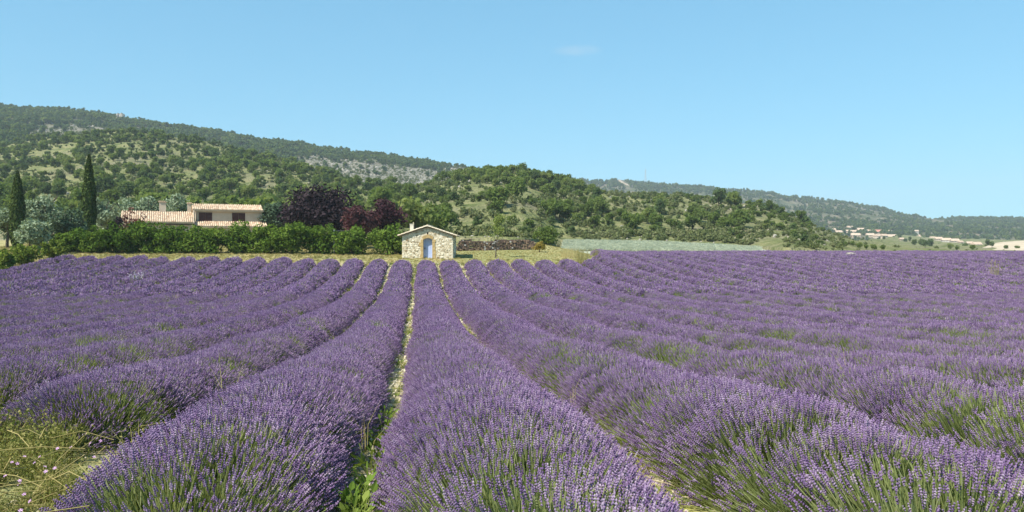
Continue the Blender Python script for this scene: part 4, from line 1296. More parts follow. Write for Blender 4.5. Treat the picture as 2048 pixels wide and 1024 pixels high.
def young_tree():
    p = at(991, 515, 79.0); z = float(HG(p.x, p.y))
    rng = np.random.default_rng(401)
    root = thing('young_tree', 'thin young tree with a sparse light green crown in front of the log pile', 'tree', (p.x, p.y, z))
    mb = MB()
    mb.tube([(0, 0, -0.2), (0.06, 0, 1.0), (0.16, 0.0, 2.0), (0.30, 0.05, 3.0), (0.42, 0.05, 4.3)], [0.07, 0.055, 0.042, 0.026, 0.008])
    tips = []
    for k in range(16):
        f = rng.uniform(0.28, 0.95); z0 = f * 4.1
        x0 = 0.42 * (z0 / 4.3) ** 1.3
        a = rng.uniform(0, 6.28); L = rng.uniform(0.5, 1.15) * (1.15 - 0.6 * f)
        e = Vector((x0 + math.cos(a) * L * 0.75, math.sin(a) * L * 0.75, z0 + L * 0.9))
        m_ = Vector((x0 + math.cos(a) * L * 0.3, math.sin(a) * L * 0.3, z0 + L * 0.35))
        mb.tube([(x0, 0, z0), m_, e], [0.02, 0.013, 0.005], 4)
        tips += [m_, e, (m_ + e) / 2]
    link('trunk', mb.mesh('young_trunk', [M['bark']]), root)
    n = 1100
    c = np.array([tuple(tips[i]) for i in rng.integers(0, len(tips), n)]) + rng.normal(size=(n, 3)) * 0.17
    hi = c[:, 2] > 1.7 + 0.8 * rng.random(n)
    c = c[hi]
    P, Q = rhombs(c, unit(rng.normal(size=(len(c), 3))), 0.055 + 0.035 * rng.random(len(c)), 0.6, 0.1, rng)
    link('crown', mesh_np('young_crown', P, Q, None, [M['young']], tint=np.repeat(rng.random(len(c)), 4)), root)


young_tree()
bush('yellow_bush', 'small golden yellow broom bush at the right end of the log pile', 'bush', 1079, 500, 89, 1.7, 1.15, M['yellowbush'], 411, 1300, 0.08, None, 10)
bush('green_bush', 'dense green bush behind the right part of the log pile', 'bush', 1092, 500, 103, 3.4, 2.3, M['oak'], 412, 1800, 0.15, None, 14)

# steel post in the hedge gap
p = at(668, 500, 82.0); z = float(HG(p.x, p.y))
rt = thing('fence_post', 'thin grey metal post sticking up in the hedge gap', 'post', (p.x, p.y, z))
mb = MB(); mb.tube([(0, 0, -0.2), (0, 0, 2.55)], 0.03, 6); mb.box((0, 0, 2.56), (0.08, 0.08, 0.03)); link('shaft', mb.mesh('post', [solid_mat('galvanised_steel', [(0.3, (0.35, 0.36, 0.37)), (0.7, (0.5, 0.5, 0.5))], 6, 0.5)]), rt)
mb = MB()
for h_ in (2.45, 2.1): mb.tube([(0, 0, h_), (1.2, 0.05, h_ - 0.02), (2.6, 0.1, h_)], 0.008, 4)
link('wire', mb.mesh('wire', [bpy.data.materials['galvanised_steel']]), rt)


# dry grass clumps standing out of the field
def tall_grass(px, d, h, n, lab, seed, mat='grass', w=0.5):
    p = at(px, 500, d); z = float(HG(p.x, p.y)); rng = random.Random(seed)
    rt = thing('dry_grass_clump', lab, 'grass clump', (p.x, p.y, z))
    mb = MB()
    for k in range(n):
        a = rng.uniform(0, 6.28); q = w * math.sqrt(rng.random()); b = Vector((q * math.cos(a), q * math.sin(a), 0))
        L = h * rng.uniform(0.55, 1.05); tip = b + Vector((rng.gauss(0, 0.14) * L, rng.gauss(0, 0.14) * L, L))
        s = Vector((0.012, 0, 0)); m_ = (b + tip) / 2
        mb.add([b - s, b + s, tip + s * 0.4, tip - s * 0.4], [(0, 1, 2, 3)], 0, 0.5 + 0.5 * rng.random())
        hd = 0.16 * L
        mb.add([tip - s, tip + Vector((0, 0, hd * 0.4)) + s * 1.6, tip + Vector((0, 0, hd)), tip + Vector((0, 0, hd * 0.4)) - s * 1.6], [(0, 1, 2, 3)], 0, 0.8 + 0.2 * rng.random())
    link('stalks', mb.mesh('dry_stalks', [M[mat]]), rt)


tall_grass(1163, 74, 1.25, 120, 'tall pale dry grass at the corner where the meadow meets the lavender', 421, w=0.6)
tall_grass(1192, 78, 1.0, 50, 'small tuft of dry grass just right of the tall pale clump', 422, w=0.25)
tall_grass(1140, 80, 0.8, 120, 'straw coloured grass left of the tall pale clump', 423, w=0.9)
tall_grass(1990, 62, 1.55, 34, 'lone beige dry plant standing above the far right lavender', 424, w=0.4)

# white stone and white flower stalks in the field
p = at(1702, 506, 88); z = float(HG(p.x, p.y))
o = link('white_stone', stone_mesh('white_stone', 77, M['rock']), None, None, 'whitish stone showing above the far right lavender', 'stone', None, (p.x, p.y, z + 0.62)); o.scale = (0.55, 0.4, 0.26)
p = at(275, 545, 55); z = float(HG(p.x, p.y))
rt = thing('white_wildflower', 'white flowering stems poking out of the lavender on the left', 'wildflower', (p.x, p.y, z))
mb = MB(); mf = MB(); rr = random.Random(2)
for k in range(9):
    b = Vector((rr.uniform(-0.35, 0.35), rr.uniform(-0.3, 0.3), 0)); t_ = b + Vector((rr.uniform(-.15, .15), 0, rr.uniform(0.85, 1.15)))
    mb.tube([b, t_], 0.008, 4)
    for q in range(5):
        c = t_ + Vector((rr.gauss(0, 0.04), rr.gauss(0, 0.04), -q * 0.05)); mf.box(c, (0.035, 0.03, 0.035), rr.random() * 3)
link('stems', mb.mesh('stems', [M['lav_stem']]), rt); link('blossoms', mf.mesh('blossoms', [M['paint_white']]), rt)


# ------------------------------------------------------------------ foreground weeds
def herb_src(name, seed, n, h, leaf, mat):
    r = np.random.default_rng(seed); mb = MB()
    C = []; T = []
    for k in range(n):
        a = r.uniform(0, 6.28); q = 0.10 * math.sqrt(r.random())
        b = Vector((q * math.cos(a), q * math.sin(a), 0)); d = Vector((r.normal() * 0.38, r.normal() * 0.38, 1)).normalized(); L = h * r.uniform(0.5, 1.1)
        e = b + d * L + Vector((0, 0, -0.1 * L))
        m_ = b + d * L * 0.5
        s = d.orthogonal().normalized() * 0.003
        mb.add([b - s, b + s, m_ + s, m_ - s, e], [(0, 1, 2, 3), (3, 2, 4)], 0, 0.6 + 0.4 * r.random())
        for j in range(9):
            f = r.uniform(0.15, 1.0); c = b.lerp(e, f) + Vector((r.normal() * 0.02, r.normal() * 0.02, r.normal() * 0.01))
            u = Vector((r.normal(), r.normal(), r.normal() * 0.5 + 0.2)).normalized(); v = u.cross(Vector((r.normal(), r.normal(), 1))).normalized()
            l_ = leaf * r.uniform(0.6, 1.3)
            mb.add([c, c + u * l_ * 0.5 + v * l_ * 0.28, c + u * l_, c + u * l_ * 0.5 - v * l_ * 0.28], [(0, 1, 2, 3)], 0, r.random())
    return source(name, mb.mesh(name, [mat]))


HERB = [herb_src('herb_clump', 201 + k, 14, 0.36, 0.026, M['herb']) for k in range(3)]
n = 1500
x = RNG.uniform(-5.6, -1.9, n); y = RNG.uniform(3.6, 8.6, n)
lim = -1.95 - 0.40 * sstep(4.8, 6.6, y) - 0.25 * RNG.random(n) + np.where(y < 4.6, 0.35, 0)
keep = (x < lim) & ~((x > -4.9) & (y > 8.25))
keep &= fbm(x * 1.7, y * 1.7, 19, 2) > 0.30 + 0.06 * RNG.random(len(x))
x, y = x[keep], y[keep]
spread('wild_herbs', np.stack([x, y, HG(x, y)], -1), np.stack([RNG.normal(size=len(x)) * 0.15, RNG.normal(size=len(x)) * 0.15, RNG.uniform(0, 6.28, len(x))], -1), 0.60 + 1.6 * np.clip(fbm(x * 1.7, y * 1.7, 19, 2) - 0.38, 0, 1) + 0.30 * RNG.random(len(x)) + 0.45 * sstep(6.6, 8.2, y), RNG.integers(0, 3, len(x)), HERB, label='tangle of small leaved green weeds in the lower left corner')
# straw stems lying over the weeds
rr = random.Random(8); mb = MB()
for k in range(230):
    x_ = rr.uniform(-4.8, -2.1); y_ = rr.uniform(3.9, 7.2)
    z_ = float(HG(x_, y_)) + rr.uniform(0.1, 0.42); a = rr.uniform(0, 6.28); L = rr.uniform(0.25, 0.7)
    mb.tube([(x_, y_, z_), (x_ + math.cos(a) * L / 2, y_ + math.sin(a) * L / 2, z_ + rr.uniform(0, 0.10)), (x_ + math.cos(a) * L, y_ + math.sin(a) * L, z_ + rr.uniform(-0.08, 0.08))], 0.0032, 3, 0, 0.6 + 0.4 * rr.random())
link('dry_straw', mb.mesh('dry_straw', [M['grass']]), None, 'stuff', 'dry straw stems lying over the weeds in the lower left corner')
# small pink flowers
mb = MB()
for k in range(60):
    x_ = rr.uniform(-3.6, -2.05); y_ = rr.uniform(4.3, 6.7); c = Vector((x_, y_, float(HG(x_, y_)) + rr.uniform(0.26, 0.45)))
    u = Vector((rr.gauss(0, 0.4), -0.6 + rr.gauss(0, 0.3), 1)).normalized(); v = u.orthogonal().normalized()
    for q in range(5):
        r_ = Matrix.Rotation(q * 1.2566, 3, u) @ v; s_ = u.cross(r_)
        mb.add([c, c + r_ * 0.009 + s_ * 0.005 + u * 0.004, c + r_ * 0.015, c + r_ * 0.009 - s_ * 0.005 + u * 0.004], [(0, 1, 2, 3)])
link('pink_flowers', mb.mesh('pink_flowers', [M['pink']]), None, 'stuff', 'tiny pale pink wild flowers dotted over the lower left weeds')


def leafy_weed(px, py, d, s, lab, seed):
    p = at(px, py, d); z = float(HG(p.x, p.y)); r = random.Random(seed)
    rt = thing('leafy_weed', lab, 'weed', (p.x, p.y, z), 0, 'broad leaved weeds in the row gap')
    mb = MB(); ms = MB()
    for k in range(26):
        a = r.uniform(0, 6.28); el = r.uniform(0.25, 1.3); L = s * r.uniform(0.5, 1.1)
        d_ = Vector((math.cos(a) * math.cos(el), math.sin(a) * math.cos(el), math.sin(el)))
        e = d_ * L
        ms.tube([(0, 0, 0), e * 0.5 + Vector((0, 0, 0.02)), e], 0.003, 3)
        u = (d_ + Vector((0, 0, -0.5)) * r.random()).normalized(); v = u.cross(Vector((r.gauss(0, 0.3), r.gauss(0, 0.3), 1))).normalized(); n_ = u.cross(v)
        l_ = s * r.uniform(0.22, 0.4)
        mb.add([e, e + u * l_ * 0.35 + v * l_ * 0.34 - n_ * l_ * 0.06, e + u * l_ * 0.75 + v * l_ * 0.2 - n_ * l_ * 0.05, e + u * l_, e + u * l_ * 0.75 - v * l_ * 0.2 - n_ * l_ * 0.05, e + u * l_ * 0.35 - v * l_ * 0.34 - n_ * l_ * 0.06, e + u * l_ * 0.5], [(0, 1, 6), (1, 2, 6), (2, 3, 6), (3, 4, 6), (4, 5, 6), (5, 0, 6)], 0, 0.25 + 0.4 * r.random())
    link('leaves', mb.mesh('weed_leaves', [M['greengrass']]), rt); link('stems', ms.mesh('weed_stems', [M['greengrass']]), rt)


for k_, (px_, py_, d_, s_) in enumerate(((735, 960, 6.1, 0.2), (752, 905, 7.1, 0.2), (725, 1005, 5.4, 0.22), (745, 985, 5.8, 0.18), (764, 870, 8.2, 0.18), (772, 825, 9.8, 0.17), (690, 1000, 5.5, 0.2))):
    leafy_weed(px_, py_, d_, s_, 'small leafy weed among the larger ones in the gap left of the middle row', 520 + k_)
leafy_weed(712, 990, 5.6, 0.26, 'nearest broad leaved green weed in the gap left of the middle row', 501)
leafy_weed(742, 930, 6.6, 0.26, 'second broad leaved weed up the gap left of the middle row', 502)
leafy_weed(760, 890, 7.6, 0.22, 'third broad leaved weed up the gap left of the middle row', 503)
leafy_weed(700, 1020, 5.2, 0.22, 'broad leaved weed at the bottom edge left of the middle row', 504)
leafy_weed(768, 850, 8.8, 0.2, 'farthest broad leaved weed in the gap left of the middle row', 505)

# ------------------------------------------------------------------ silver green crop beyond the field
cols = [(1124, [(110, 503), (122, 494), (138, 487), (150, 483.5)]), (1140, [(110, 503), (122, 493), (138, 486), (152, 482)]), (1300, [(112, 504), (124, 495), (140, 488), (154, 484)]), (1420, [(114, 505), (126, 498), (140, 493), (152, 490)]), (1540, [(116, 507), (128, 503), (140, 500), (150, 498)])]
crop = fan('crop_terrace', cols, 24, solid_mat('crop_soil', [(0.3, (0.30, 0.32, 0.23)), (0.7, (0.42, 0.43, 0.33))], 0.5, 0.95, 0, 'Object'), 3, 6, 0.3, nseed=51)
SC = [tuft_src('silver_tuft', 121 + k, 40, 0.42, 0.022, 1.15, M['silver'], 0.16) for k in range(3)]
n = 8000
u = RNG.uniform((1120 - CX) / F, (1530 - CX) / F, n); t = RNG.random(n)
row = np.floor(t * 17)
t = (row + 0.5 + RNG.normal(size=n) * 0.16) / 17
c, d, px, py = crop(u, t)
keep = (px > 1126 + (500 - py) * 0.2) & (px < 1520)
spread('silver_crop', c[keep], np.stack([0 * u, 0 * u, RNG.uniform(0, 6.28, n)], -1)[keep], (0.9 + 0.8 * RNG.random(n))[keep], RNG.integers(0, 3, n)[keep], SC, label='rows of silver green cut lavender on the slope beyond the purple field')


# ------------------------------------------------------------------ hill trees
def hill_tree_parts(name, seed, w, h, mat, n, leaf, z0f=0.14, k=16, rr=(0.26, 0.46)):
    rng = np.random.default_rng(seed)
    bl = crown_blobs(rng, w, h * (1 - z0f), h * z0f, k, rr, 0.85)
    P, Q, t = leaf_cloud(rng, bl, n, leaf, 1.15)
    cr = mesh_np(name, P, Q, None, [mat], tint=t)
    tr = trunk_mb(rng, h, 0.035 * h, 4, 0.3, 0.6)
    return cr, tr.mesh(name + '_trunk', [M['bark']]), (P, Q, t)


OAKS = [hill_tree_parts('oak_crown', 600 + k, 6.0, 5.2, M['oak'], 900, 0.34) for k in range(4)]
PINES = [hill_tree_parts('evergreen_crown', 620 + k, 5.2, 5.2, M['pine'], 800, 0.32, 0.12) for k in range(2)]
# stuff sources for trees beyond the 300 that show largest
SMALL = [source('small_tree', hill_tree_parts('small_tree', 640 + k, 6.0, 5.2, M['oak'], 420, 0.50, 0.05, 12)[0]) for k in range(3)] + [source('small_tree', hill_tree_parts('small_tree', 650 + k, 5.2, 5.0, M['pine'], 380, 0.48, 0.05, 12)[0]) for k in range(2)]
FAR = [source('far_tree', hill_tree_parts('far_tree', 660 + k, 6.5, 5.5, M['oak'] if k == 0 else M['pine'], 130, 0.85, 0.0, 8)[0]) for k in range(3)]
SHR = [source('scrub', hill_tree_parts('scrub', 670 + k, 2.4, 1.3, M['scrub'], 110, 0.24, 0.0, 7)[0]) for k in range(3)]


def cover_near(px, py, x, y):
    """how much of the near hill is under trees"""
    n = fbm(x / 26, y / 26, 70, 3)
    c = np.full_like(px, 0.46)
    c = np.where(px < 680, 0.84 - 0.10 * sstep(330, 420, py), c)
    c = np.where((px > 60) & (px < 480) & (py > 285) & (py < 345), c - 0.20, c)
    c = np.where((px > 930) & (px < 1170) & (py < 372 + (px - 930) * 0.06), 0.93, c)
    c = np.where((px > 680) & (px < 930), 0.62, c)
    c = np.where((px > 900) & (px < 1100) & (py > 425), 0.16, c)
    c = np.where((px > 1100) & (px < 1300) & (py > 385) & (py < 440), 0.58, c)
    c = np.where((px > 1290) & (px < 1640), 0.36, c)
    c = np.where((px > 1440) & (px < 1620) & (py < 432 + (px - 1500) * 0.2), 0.72, c)
    c = np.where((px > 1440) & (px < 1700) & (py > 455), 0.16, c)
    c = np.where((px > 1175) & (px < 1285) & (py < 404), 0.02, c)
    c = np.where(px > 1680, 0.17, c)
    return c + (n - 0.5) * 1.1


us_, ts_ = RNG.uniform((-250 - CX) / F, (2250 - CX) / F, 26000), RNG.random(26000)
c, d, px, py = near(us_, ts_)
# even over the ground: accept by the area that each sample stands for
dens = d / 480.0
cv = cover_near(px, py, c[:, 0], c[:, 1])
ddt = near(us_, np.minimum(ts_ + 0.01, 0.999))[1] - near(us_, np.maximum(ts_ - 0.01, 0))[1]
area = d * np.maximum(ddt, 0.01) / 0.02 * (2500 / F) / len(d)          # ground each sample stands for
# a tree hides the slope behind it, so cover as seen grows much faster than cover on the plan
want = -np.log(1 - np.clip(cv, 0.03, 0.965)) / 40.0
keep = (RNG.random(len(d)) < want * area) & (px < 1610)
# nothing on the crop terrace, the meadow or the house plot
keep &= ~((px > 1100) & (px < 1560) & (d < 158)) & ~((px < 830) & (d < 118)) & ~((px > 880) & (px < 1090) & (d < 112))
c, d, px, py = c[keep], d[keep], px[keep], py[keep]
# thin out trees that would stand inside each other
order = np.argsort(d); sel = []
cell = {}
for i in order:
    k0 = (int(c[i, 0] // 3.6), int(c[i, 1] // 3.6)); ok = True
    for a in (-1, 0, 1):
        for b in (-1, 0, 1):
            for j in cell.get((k0[0] + a, k0[1] + b), ()):
                if (c[i, 0] - c[j, 0]) ** 2 + (c[i, 1] - c[j, 1]) ** 2 < 3.3 ** 2: ok = False
    if ok: sel.append(i); cell.setdefault(k0, []).append(i)
sel = np.array(sel)
c, d, px, py = c[sel], d[sel], px[sel], py[sel]
n = len(d)
sz = 0.34 + 0.78 * RNG.random(n) ** 1.7
sz = np.where((px > 930) & (px < 1170) & (py < 385), np.clip(sz, 0.6, 0.8), sz)
sz = np.where(d > 255, np.minimum(sz, 0.78), sz)
sz = np.where(px > 1480, sz * 0.68, sz)
ever = RNG.random(n) < np.where(px < 400, 0.30, 0.14)
print('near hill trees', n)
inframe = (px > -40) & (px < 2090) & ~((px < 830) & (py > 445)) & ~((px > 140) & (px < 560) & (py > 425))
big = np.argsort(-(sz / d) * inframe)[:295]
ind = np.zeros(n, bool); ind[big] = True
protos = {}
for i in np.nonzero(ind)[0]:
    kk = ('e', RNG.integers(0, 2)) if ever[i] else ('o', RNG.integers(0, 4))
    anchors = [(0, 'straight above the cypresses'), (250, 'above the low roof of the farmhouse'), (420, 'above the shuttered windows'), (530, 'right of the farmhouse'), (620, 'above the blackish plum tree'), (730, 'above the red plum trees'), (830, 'above the stone hut'), (930, 'above the log pile'), (1020, 'right above the young tree'), (1100, 'left of the silver crop'), (1200, 'above the silver crop, left part'), (1330, 'above the silver crop, middle'), (1450, 'above the crop tip'), (1550, 'on the spur towards the village'), (1640, 'at the spur foot near the village')]
    zone = min(anchors, key=lambda q: abs(q[0] - px[i]))[1]
    band = 'low ' if d[i] < 175 else 'lower middle ' if d[i] < 210 else 'halfway up ' if d[i] < 250 else 'high ' if d[i] < 320 else 'near the crest '
    lk = 'large ' if sz[i] > 0.8 else 'middling ' if sz[i] > 0.62 else 'small '
    lab = lk + ('dark evergreen ' if ever[i] else 'round green oak ') + band + 'on the slope ' + zone if False else lk + ('dark evergreen ' if ever[i] else 'green oak ') + band + 'on the hill ' + zone
    sc = (sz[i], sz[i], sz[i] * RNG.uniform(0.85, 1.15)); rz = RNG.uniform(0, 6.28)
    loc = (c[i, 0], c[i, 1], c[i, 2] - 0.15)
    grp = 'evergreens on the hillside' if ever[i] else 'oaks on the hillside'
    if kk not in protos:
        cr, tr, _ = (PINES if ever[i] else OAKS)[kk[1]]
        rt = thing('evergreen_tree' if ever[i] else 'oak_tree', lab, 'tree', loc, rz, grp); rt.scale = sc
        link('crown', cr, rt); link('trunk', tr, rt)
        protos[kk] = rt
    else:
        copy_tree(protos[kk], loc, rz, sc, lab, grp)
r_ = ~ind
spread('hillside_woodland', c[r_] - np.array([0, 0, 0.2]), np.stack([0 * d, 0 * d, RNG.uniform(0, 6.28, n)], -1)[r_], sz[r_] * 1.05, np.where(ever[r_], 3 + RNG.integers(0, 2, r_.sum()), RNG.integers(0, 3, r_.sum())), SMALL, label='woodland of oaks and evergreens covering the near hill')
# scrub
us_, ts_ = RNG.uniform((-250 - CX) / F, (2250 - CX) / F, 30000), RNG.random(30000)
c, d, px, py = near(us_, ts_)
cl = fbm(c[:, 0] / 9, c[:, 1] / 9, 81, 3)
keep = (RNG.random(len(d)) < 0.10 + d / 900.0) & (RNG.random(len(d)) < 0.10 + 1.1 * sstep(0.4, 0.65, cl)) & ~((px > 1690) & (RNG.random(len(d)) < 0.85))
keep &= ~((px > 1100) & (px < 1560) & (d < 156)) & ~((px < 830) & (d < 114))
c, d = c[keep], d[keep]; n = len(d)
spread('scrub', c, np.stack([0 * d, 0 * d, RNG.uniform(0, 6.28, n)], -1), (0.45 + 0.85 * RNG.random(n) ** 2) * np.where(px[keep] > 1480, 0.72, 1.0), RNG.integers(0, 3, n), SHR, label='low grey green scrub dotted over the hillside')


us_, ts_ = RNG.uniform((-250 - CX) / F, (1650 - CX) / F, 16000), RNG.random(16000)
c, d, px, py = near(us_, ts_)
cl = fbm(c[:, 0] / 18, c[:, 1] / 18, 88, 3)
keep = (RNG.random(len(d)) < d / 430.0) & (RNG.random(len(d)) < np.where(px < 930, 0.55, 0.22) * sstep(0.36, 0.56, cl)) & ~((px > 1100) & (px < 1560) & (d < 160)) & ~((px < 830) & (d < 116)) & ~((px > 880) & (px < 1100) & (d < 125))
c, d = c[keep], d[keep]; n = len(d)
spread('hillside_thicket', c - np.array([0, 0, 0.15]), np.stack([0 * d, 0 * d, RNG.uniform(0, 6.28, n)], -1), 0.16 + 0.26 * RNG.random(n) ** 1.5, RNG.integers(0, 5, n), SMALL, label='thicket of young oaks and bushes filling the gaps on the hillside')


def ridge_wood(sample, lo, hi, n, dref, cov, name, label, smin=0.6, smax=1.2):
    u = RNG.uniform((lo - CX) / F, (hi - CX) / F, n); t = RNG.random(n) ** 0.9
    c, d, px, py = sample(u, t)
    keep = RNG.random(n) < cov(px, py, c[:, 0], c[:, 1])
    c = c[keep]; m_ = len(c)
    s = RNG.uniform(smin, smax, m_)
    spread(name, c - np.array([0, 0, 0.5]), np.stack([np.zeros(m_), np.zeros(m_), RNG.uniform(0, 6.28, m_)], -1), s, RNG.integers(0, 3, m_), FAR, label=label)
    print(name, m_)


def cov_a(px, py, x, y):
    n = fbm(x / 40, y / 40, 90, 3)
    r = rocky_a(px, py, x, y)
    return np.clip(0.85 + (n - 0.5) * 0.9 - 0.90 * r, 0.03, 1)


def cov_e(px, py, x, y):
    n = fbm(x / 55, y / 55, 31, 3)
    return np.clip(0.95 - 0.85 * sstep(0.47, 0.62, n) * np.where((px > 1480) & (px < 1900), 1, 0.5), 0.08, 1) * np.where(py > 472, 0.35, 1) * np.where((np.abs(px - 1239 - (py - 359) * 0.95) < 7) & (py < 392), 0.0, 1)


ridge_wood(ridge_a, -200, 1150, 11000, 800, cov_a, 'ridge_woodland', 'dark woodland covering the rocky ridge on the skyline')
ridge_wood(ridge_e, 1050, 2350, 14000, 1300, cov_e, 'far_ridge_woodland', 'bluish woodland covering the far ridge on the right')
# rocks on the ridge
RKS = [source('ridge_rock', stone_mesh('ridge_rock', 700 + k, M['rock'], 0.35)) for k in range(3)]
u = RNG.uniform((30 - CX) / F, (985 - CX) / F, 9000); t = RNG.random(9000)
c, d, px, py = ridge_a(u, t)
keep = RNG.random(9000) < rocky_a(px, py, c[:, 0], c[:, 1]) * 0.65
c = c[keep]; m_ = len(c)
s = 0.3 + 0.9 * RNG.random(m_) ** 3
spread('ridge_rocks', c, RNG.uniform(0, 6.28, (m_, 3)), np.stack([s * 1.4, s * 1.2, s], -1), RNG.integers(0, 3, m_), RKS, label='pale limestone rubble and outcrops scattered on the rocky ridge')
u = RNG.uniform((-100 - CX) / F, (1700 - CX) / F, 2600); t = RNG.random(2600)
c, d, px, py = near(u, t)
k_ = fbm(c[:, 0] / 14, c[:, 1] / 14, 77, 3) > 0.56
c = c[k_]; m_ = len(c); s = 0.08 + 0.38 * RNG.random(m_) ** 3
spread('slope_rocks', c, RNG.uniform(0, 6.28, (m_, 3)), np.stack([s * 1.4, s * 1.2, s], -1), RNG.integers(0, 3, m_), RKS, label='small pale rocks showing through the scrub of the near hill')
u = RNG.uniform((30 - CX) / F, (985 - CX) / F, 9000); t = RNG.random(9000)
c, d, px, py = ridge_a(u, t)
c = c[RNG.random(9000) < rocky_a(px, py, c[:, 0], c[:, 1]) * 0.6]; m_ = len(c)
spread('ridge_scrub', c, np.stack([np.zeros(m_), np.zeros(m_), RNG.uniform(0, 6.28, m_)], -1), 0.7 + 1.0 * RNG.random(m_) ** 2, RNG.integers(0, 3, m_), SHR, label='grey green scrub between the rocks of the ridge')
# the white crag by the left skyline
u0 = np.array([(238 - CX) / F]); c0, d0, _, _ = ridge_a(u0, np.array([0.80]))
rt = thing('rock_outcrop', 'white rock outcrop standing out of the woods near the left skyline', 'rock', tuple(c0[0]))
rr = random.Random(12)
for k in range(9):
    o = link('boulder', stone_mesh('boulder', 720 + k, M['rock'], 0.3), rt); s = rr.uniform(1.6, 3.0)
    o.location = (rr.uniform(-4, 4), rr.uniform(-2, 2), rr.uniform(3, 7)); o.scale = (s, s, s * 1.5)
o = link('boulder', stone_mesh('boulder', 733, M['rock'], 0.2), rt); o.scale = (5.5, 3.5, 5); o.location = (0, 1, 1)

# dirt track cut straight down the far ridge, pylon beside it
tp = []
for f in np.linspace(0, 1, 14):
    uu = np.array([(1239 + 24 * f - CX) / F]); tt = np.array([0.998 - 0.24 * f])
    tp.append(ridge_e(uu, tt)[0][0])
tp = np.array(tp); V = []
for p_ in tp:
    V.append(p_ + np.array([-3.0, 0, 1.2])); V.append(p_ + np.array([3.0, 0, 1.2]))
V += [v - np.array([0, 0, 3.0]) for v in V]
k = len(tp); Q = [(2 * i, 2 * i + 1, 2 * i + 3, 2 * i + 2) for i in range(k - 1)] + [(2 * i, 2 * i + 2, 2 * k + 2 * i + 2, 2 * k + 2 * i) for i in range(k - 1)] + [(2 * i + 1, 2 * k + 2 * i + 1, 2 * k + 2 * i + 3, 2 * i + 3) for i in range(k - 1)]
link('dirt_track', mesh_np('dirt_track', np.array(V), np.array(Q), None, [solid_mat('pale_track_soil', [(0.3, (0.27, 0.21, 0.15)), (0.7, (0.38, 0.31, 0.23))], 0.05)]), kind='structure')
c0, d0, _, _ = ridge_e(np.array([(1291 - CX) / F]), np.array([0.985]))
rt = thing('lattice_mast', 'thin steel lattice mast standing on the far ridge skyline', 'mast', tuple(c0[0]))
mb = MB(); H_ = 28.0
for sx in (-1, 1):
    for sy in (-1, 1):
        mb.tube([(sx * 2.0, sy * 2.0, 0), (sx * 0.35, sy * 0.35, H_)], 0.16, 4)
link('legs', mb.mesh('mast_legs', [bpy.data.materials['galvanised_steel']]), rt)
mb = MB()
for k in range(9):
    z0 = H_ * k / 9; z1 = H_ * (k + 1) / 9; w0 = 2.0 - 1.65 * k / 9; w1 = 2.0 - 1.65 * (k + 1) / 9
    for s in (-1, 1):
        mb.tube([(-w0, s * w0, z0), (w1, s * w1, z1)], 0.10, 3); mb.tube([(w0, s * w0, z0), (-w1, s * w1, z1)], 0.10, 3)
link('bracing', mb.mesh('mast_bracing', [bpy.data.materials['galvanised_steel']]), rt)
mb = MB(); mb.tube([(-3.2, 0, H_ * 0.86), (3.2, 0, H_ * 0.86)], 0.14, 4); mb.tube([(0, 0, H_), (0, 0, H_ + 3)], 0.12, 4); link('crossarm', mb.mesh('mast_arm', [bpy.data.materials['galvanised_steel']]), rt)

# ------------------------------------------------------------------ village in the valley
hw_ = [solid_mat('village_cream', [(0.3, (0.46, 0.38, 0.28)), (0.7, (0.54, 0.45, 0.34))], 0.4), solid_mat('village_white', [(0.3, (0.56, 0.51, 0.44)), (0.7, (0.64, 0.59, 0.51))], 0.4), solid_mat('village_pink', [(0.3, (0.44, 0.32, 0.25)), (0.7, (0.52, 0.39, 0.31))], 0.4)]
hr_ = [solid_mat('village_roof_pale', [(0.3, (0.44, 0.32, 0.23)), (0.7, (0.54, 0.41, 0.30))], 0.6), solid_mat('village_roof_red', [(0.3, (0.46, 0.20, 0.14)), (0.7, (0.56, 0.27, 0.19))], 0.6)]
vil = [(1666, 460, 9, 0, 0), (1677, 465, 13, 0, 0), (1700, 455.5, 12, 1, 0), (1693, 463, 9, 0, 0), (1707, 464, 10, 0, 0), (1711, 471, 16, 2, 0), (1724, 461, 17, 1, 0), (1738, 464, 15, 1, 0), (1740, 471, 14, 0, 0), (1757, 464, 15, 0, 1), (1757, 473, 17, 0, 0), (1768, 472, 10, 0, 0), (1777, 464, 12, 0, 0), (1783, 474, 18, 0, 0), (1803, 479, 9, 2, 0), (1833, 467, 8, 1, 0), (1834, 473, 13, 0, 0), (1839, 476, 17, 0, 0), (1865, 477, 14, 2, 0), (1877, 478, 15, 0, 0), (1892, 481, 20, 1, 0), (1909, 482, 18, 0, 0), (1921, 485, 11, 0, 0), (1939, 487, 12, 0, 0), (1953, 489, 20, 1, 0)]
special = {2: 'highest whitish village house, at the foot of the wooded ridge', 6: 'large white village house left of the red roofed one', 9: 'village house with the bright red roof', 15: 'tall narrow white village house standing apart from the main cluster', 20: 'wide white house in the row on the right of the village', 24: 'large white house at the right end of the village', 0: 'small cream house at the left end of the village'}
rr = random.Random(44)
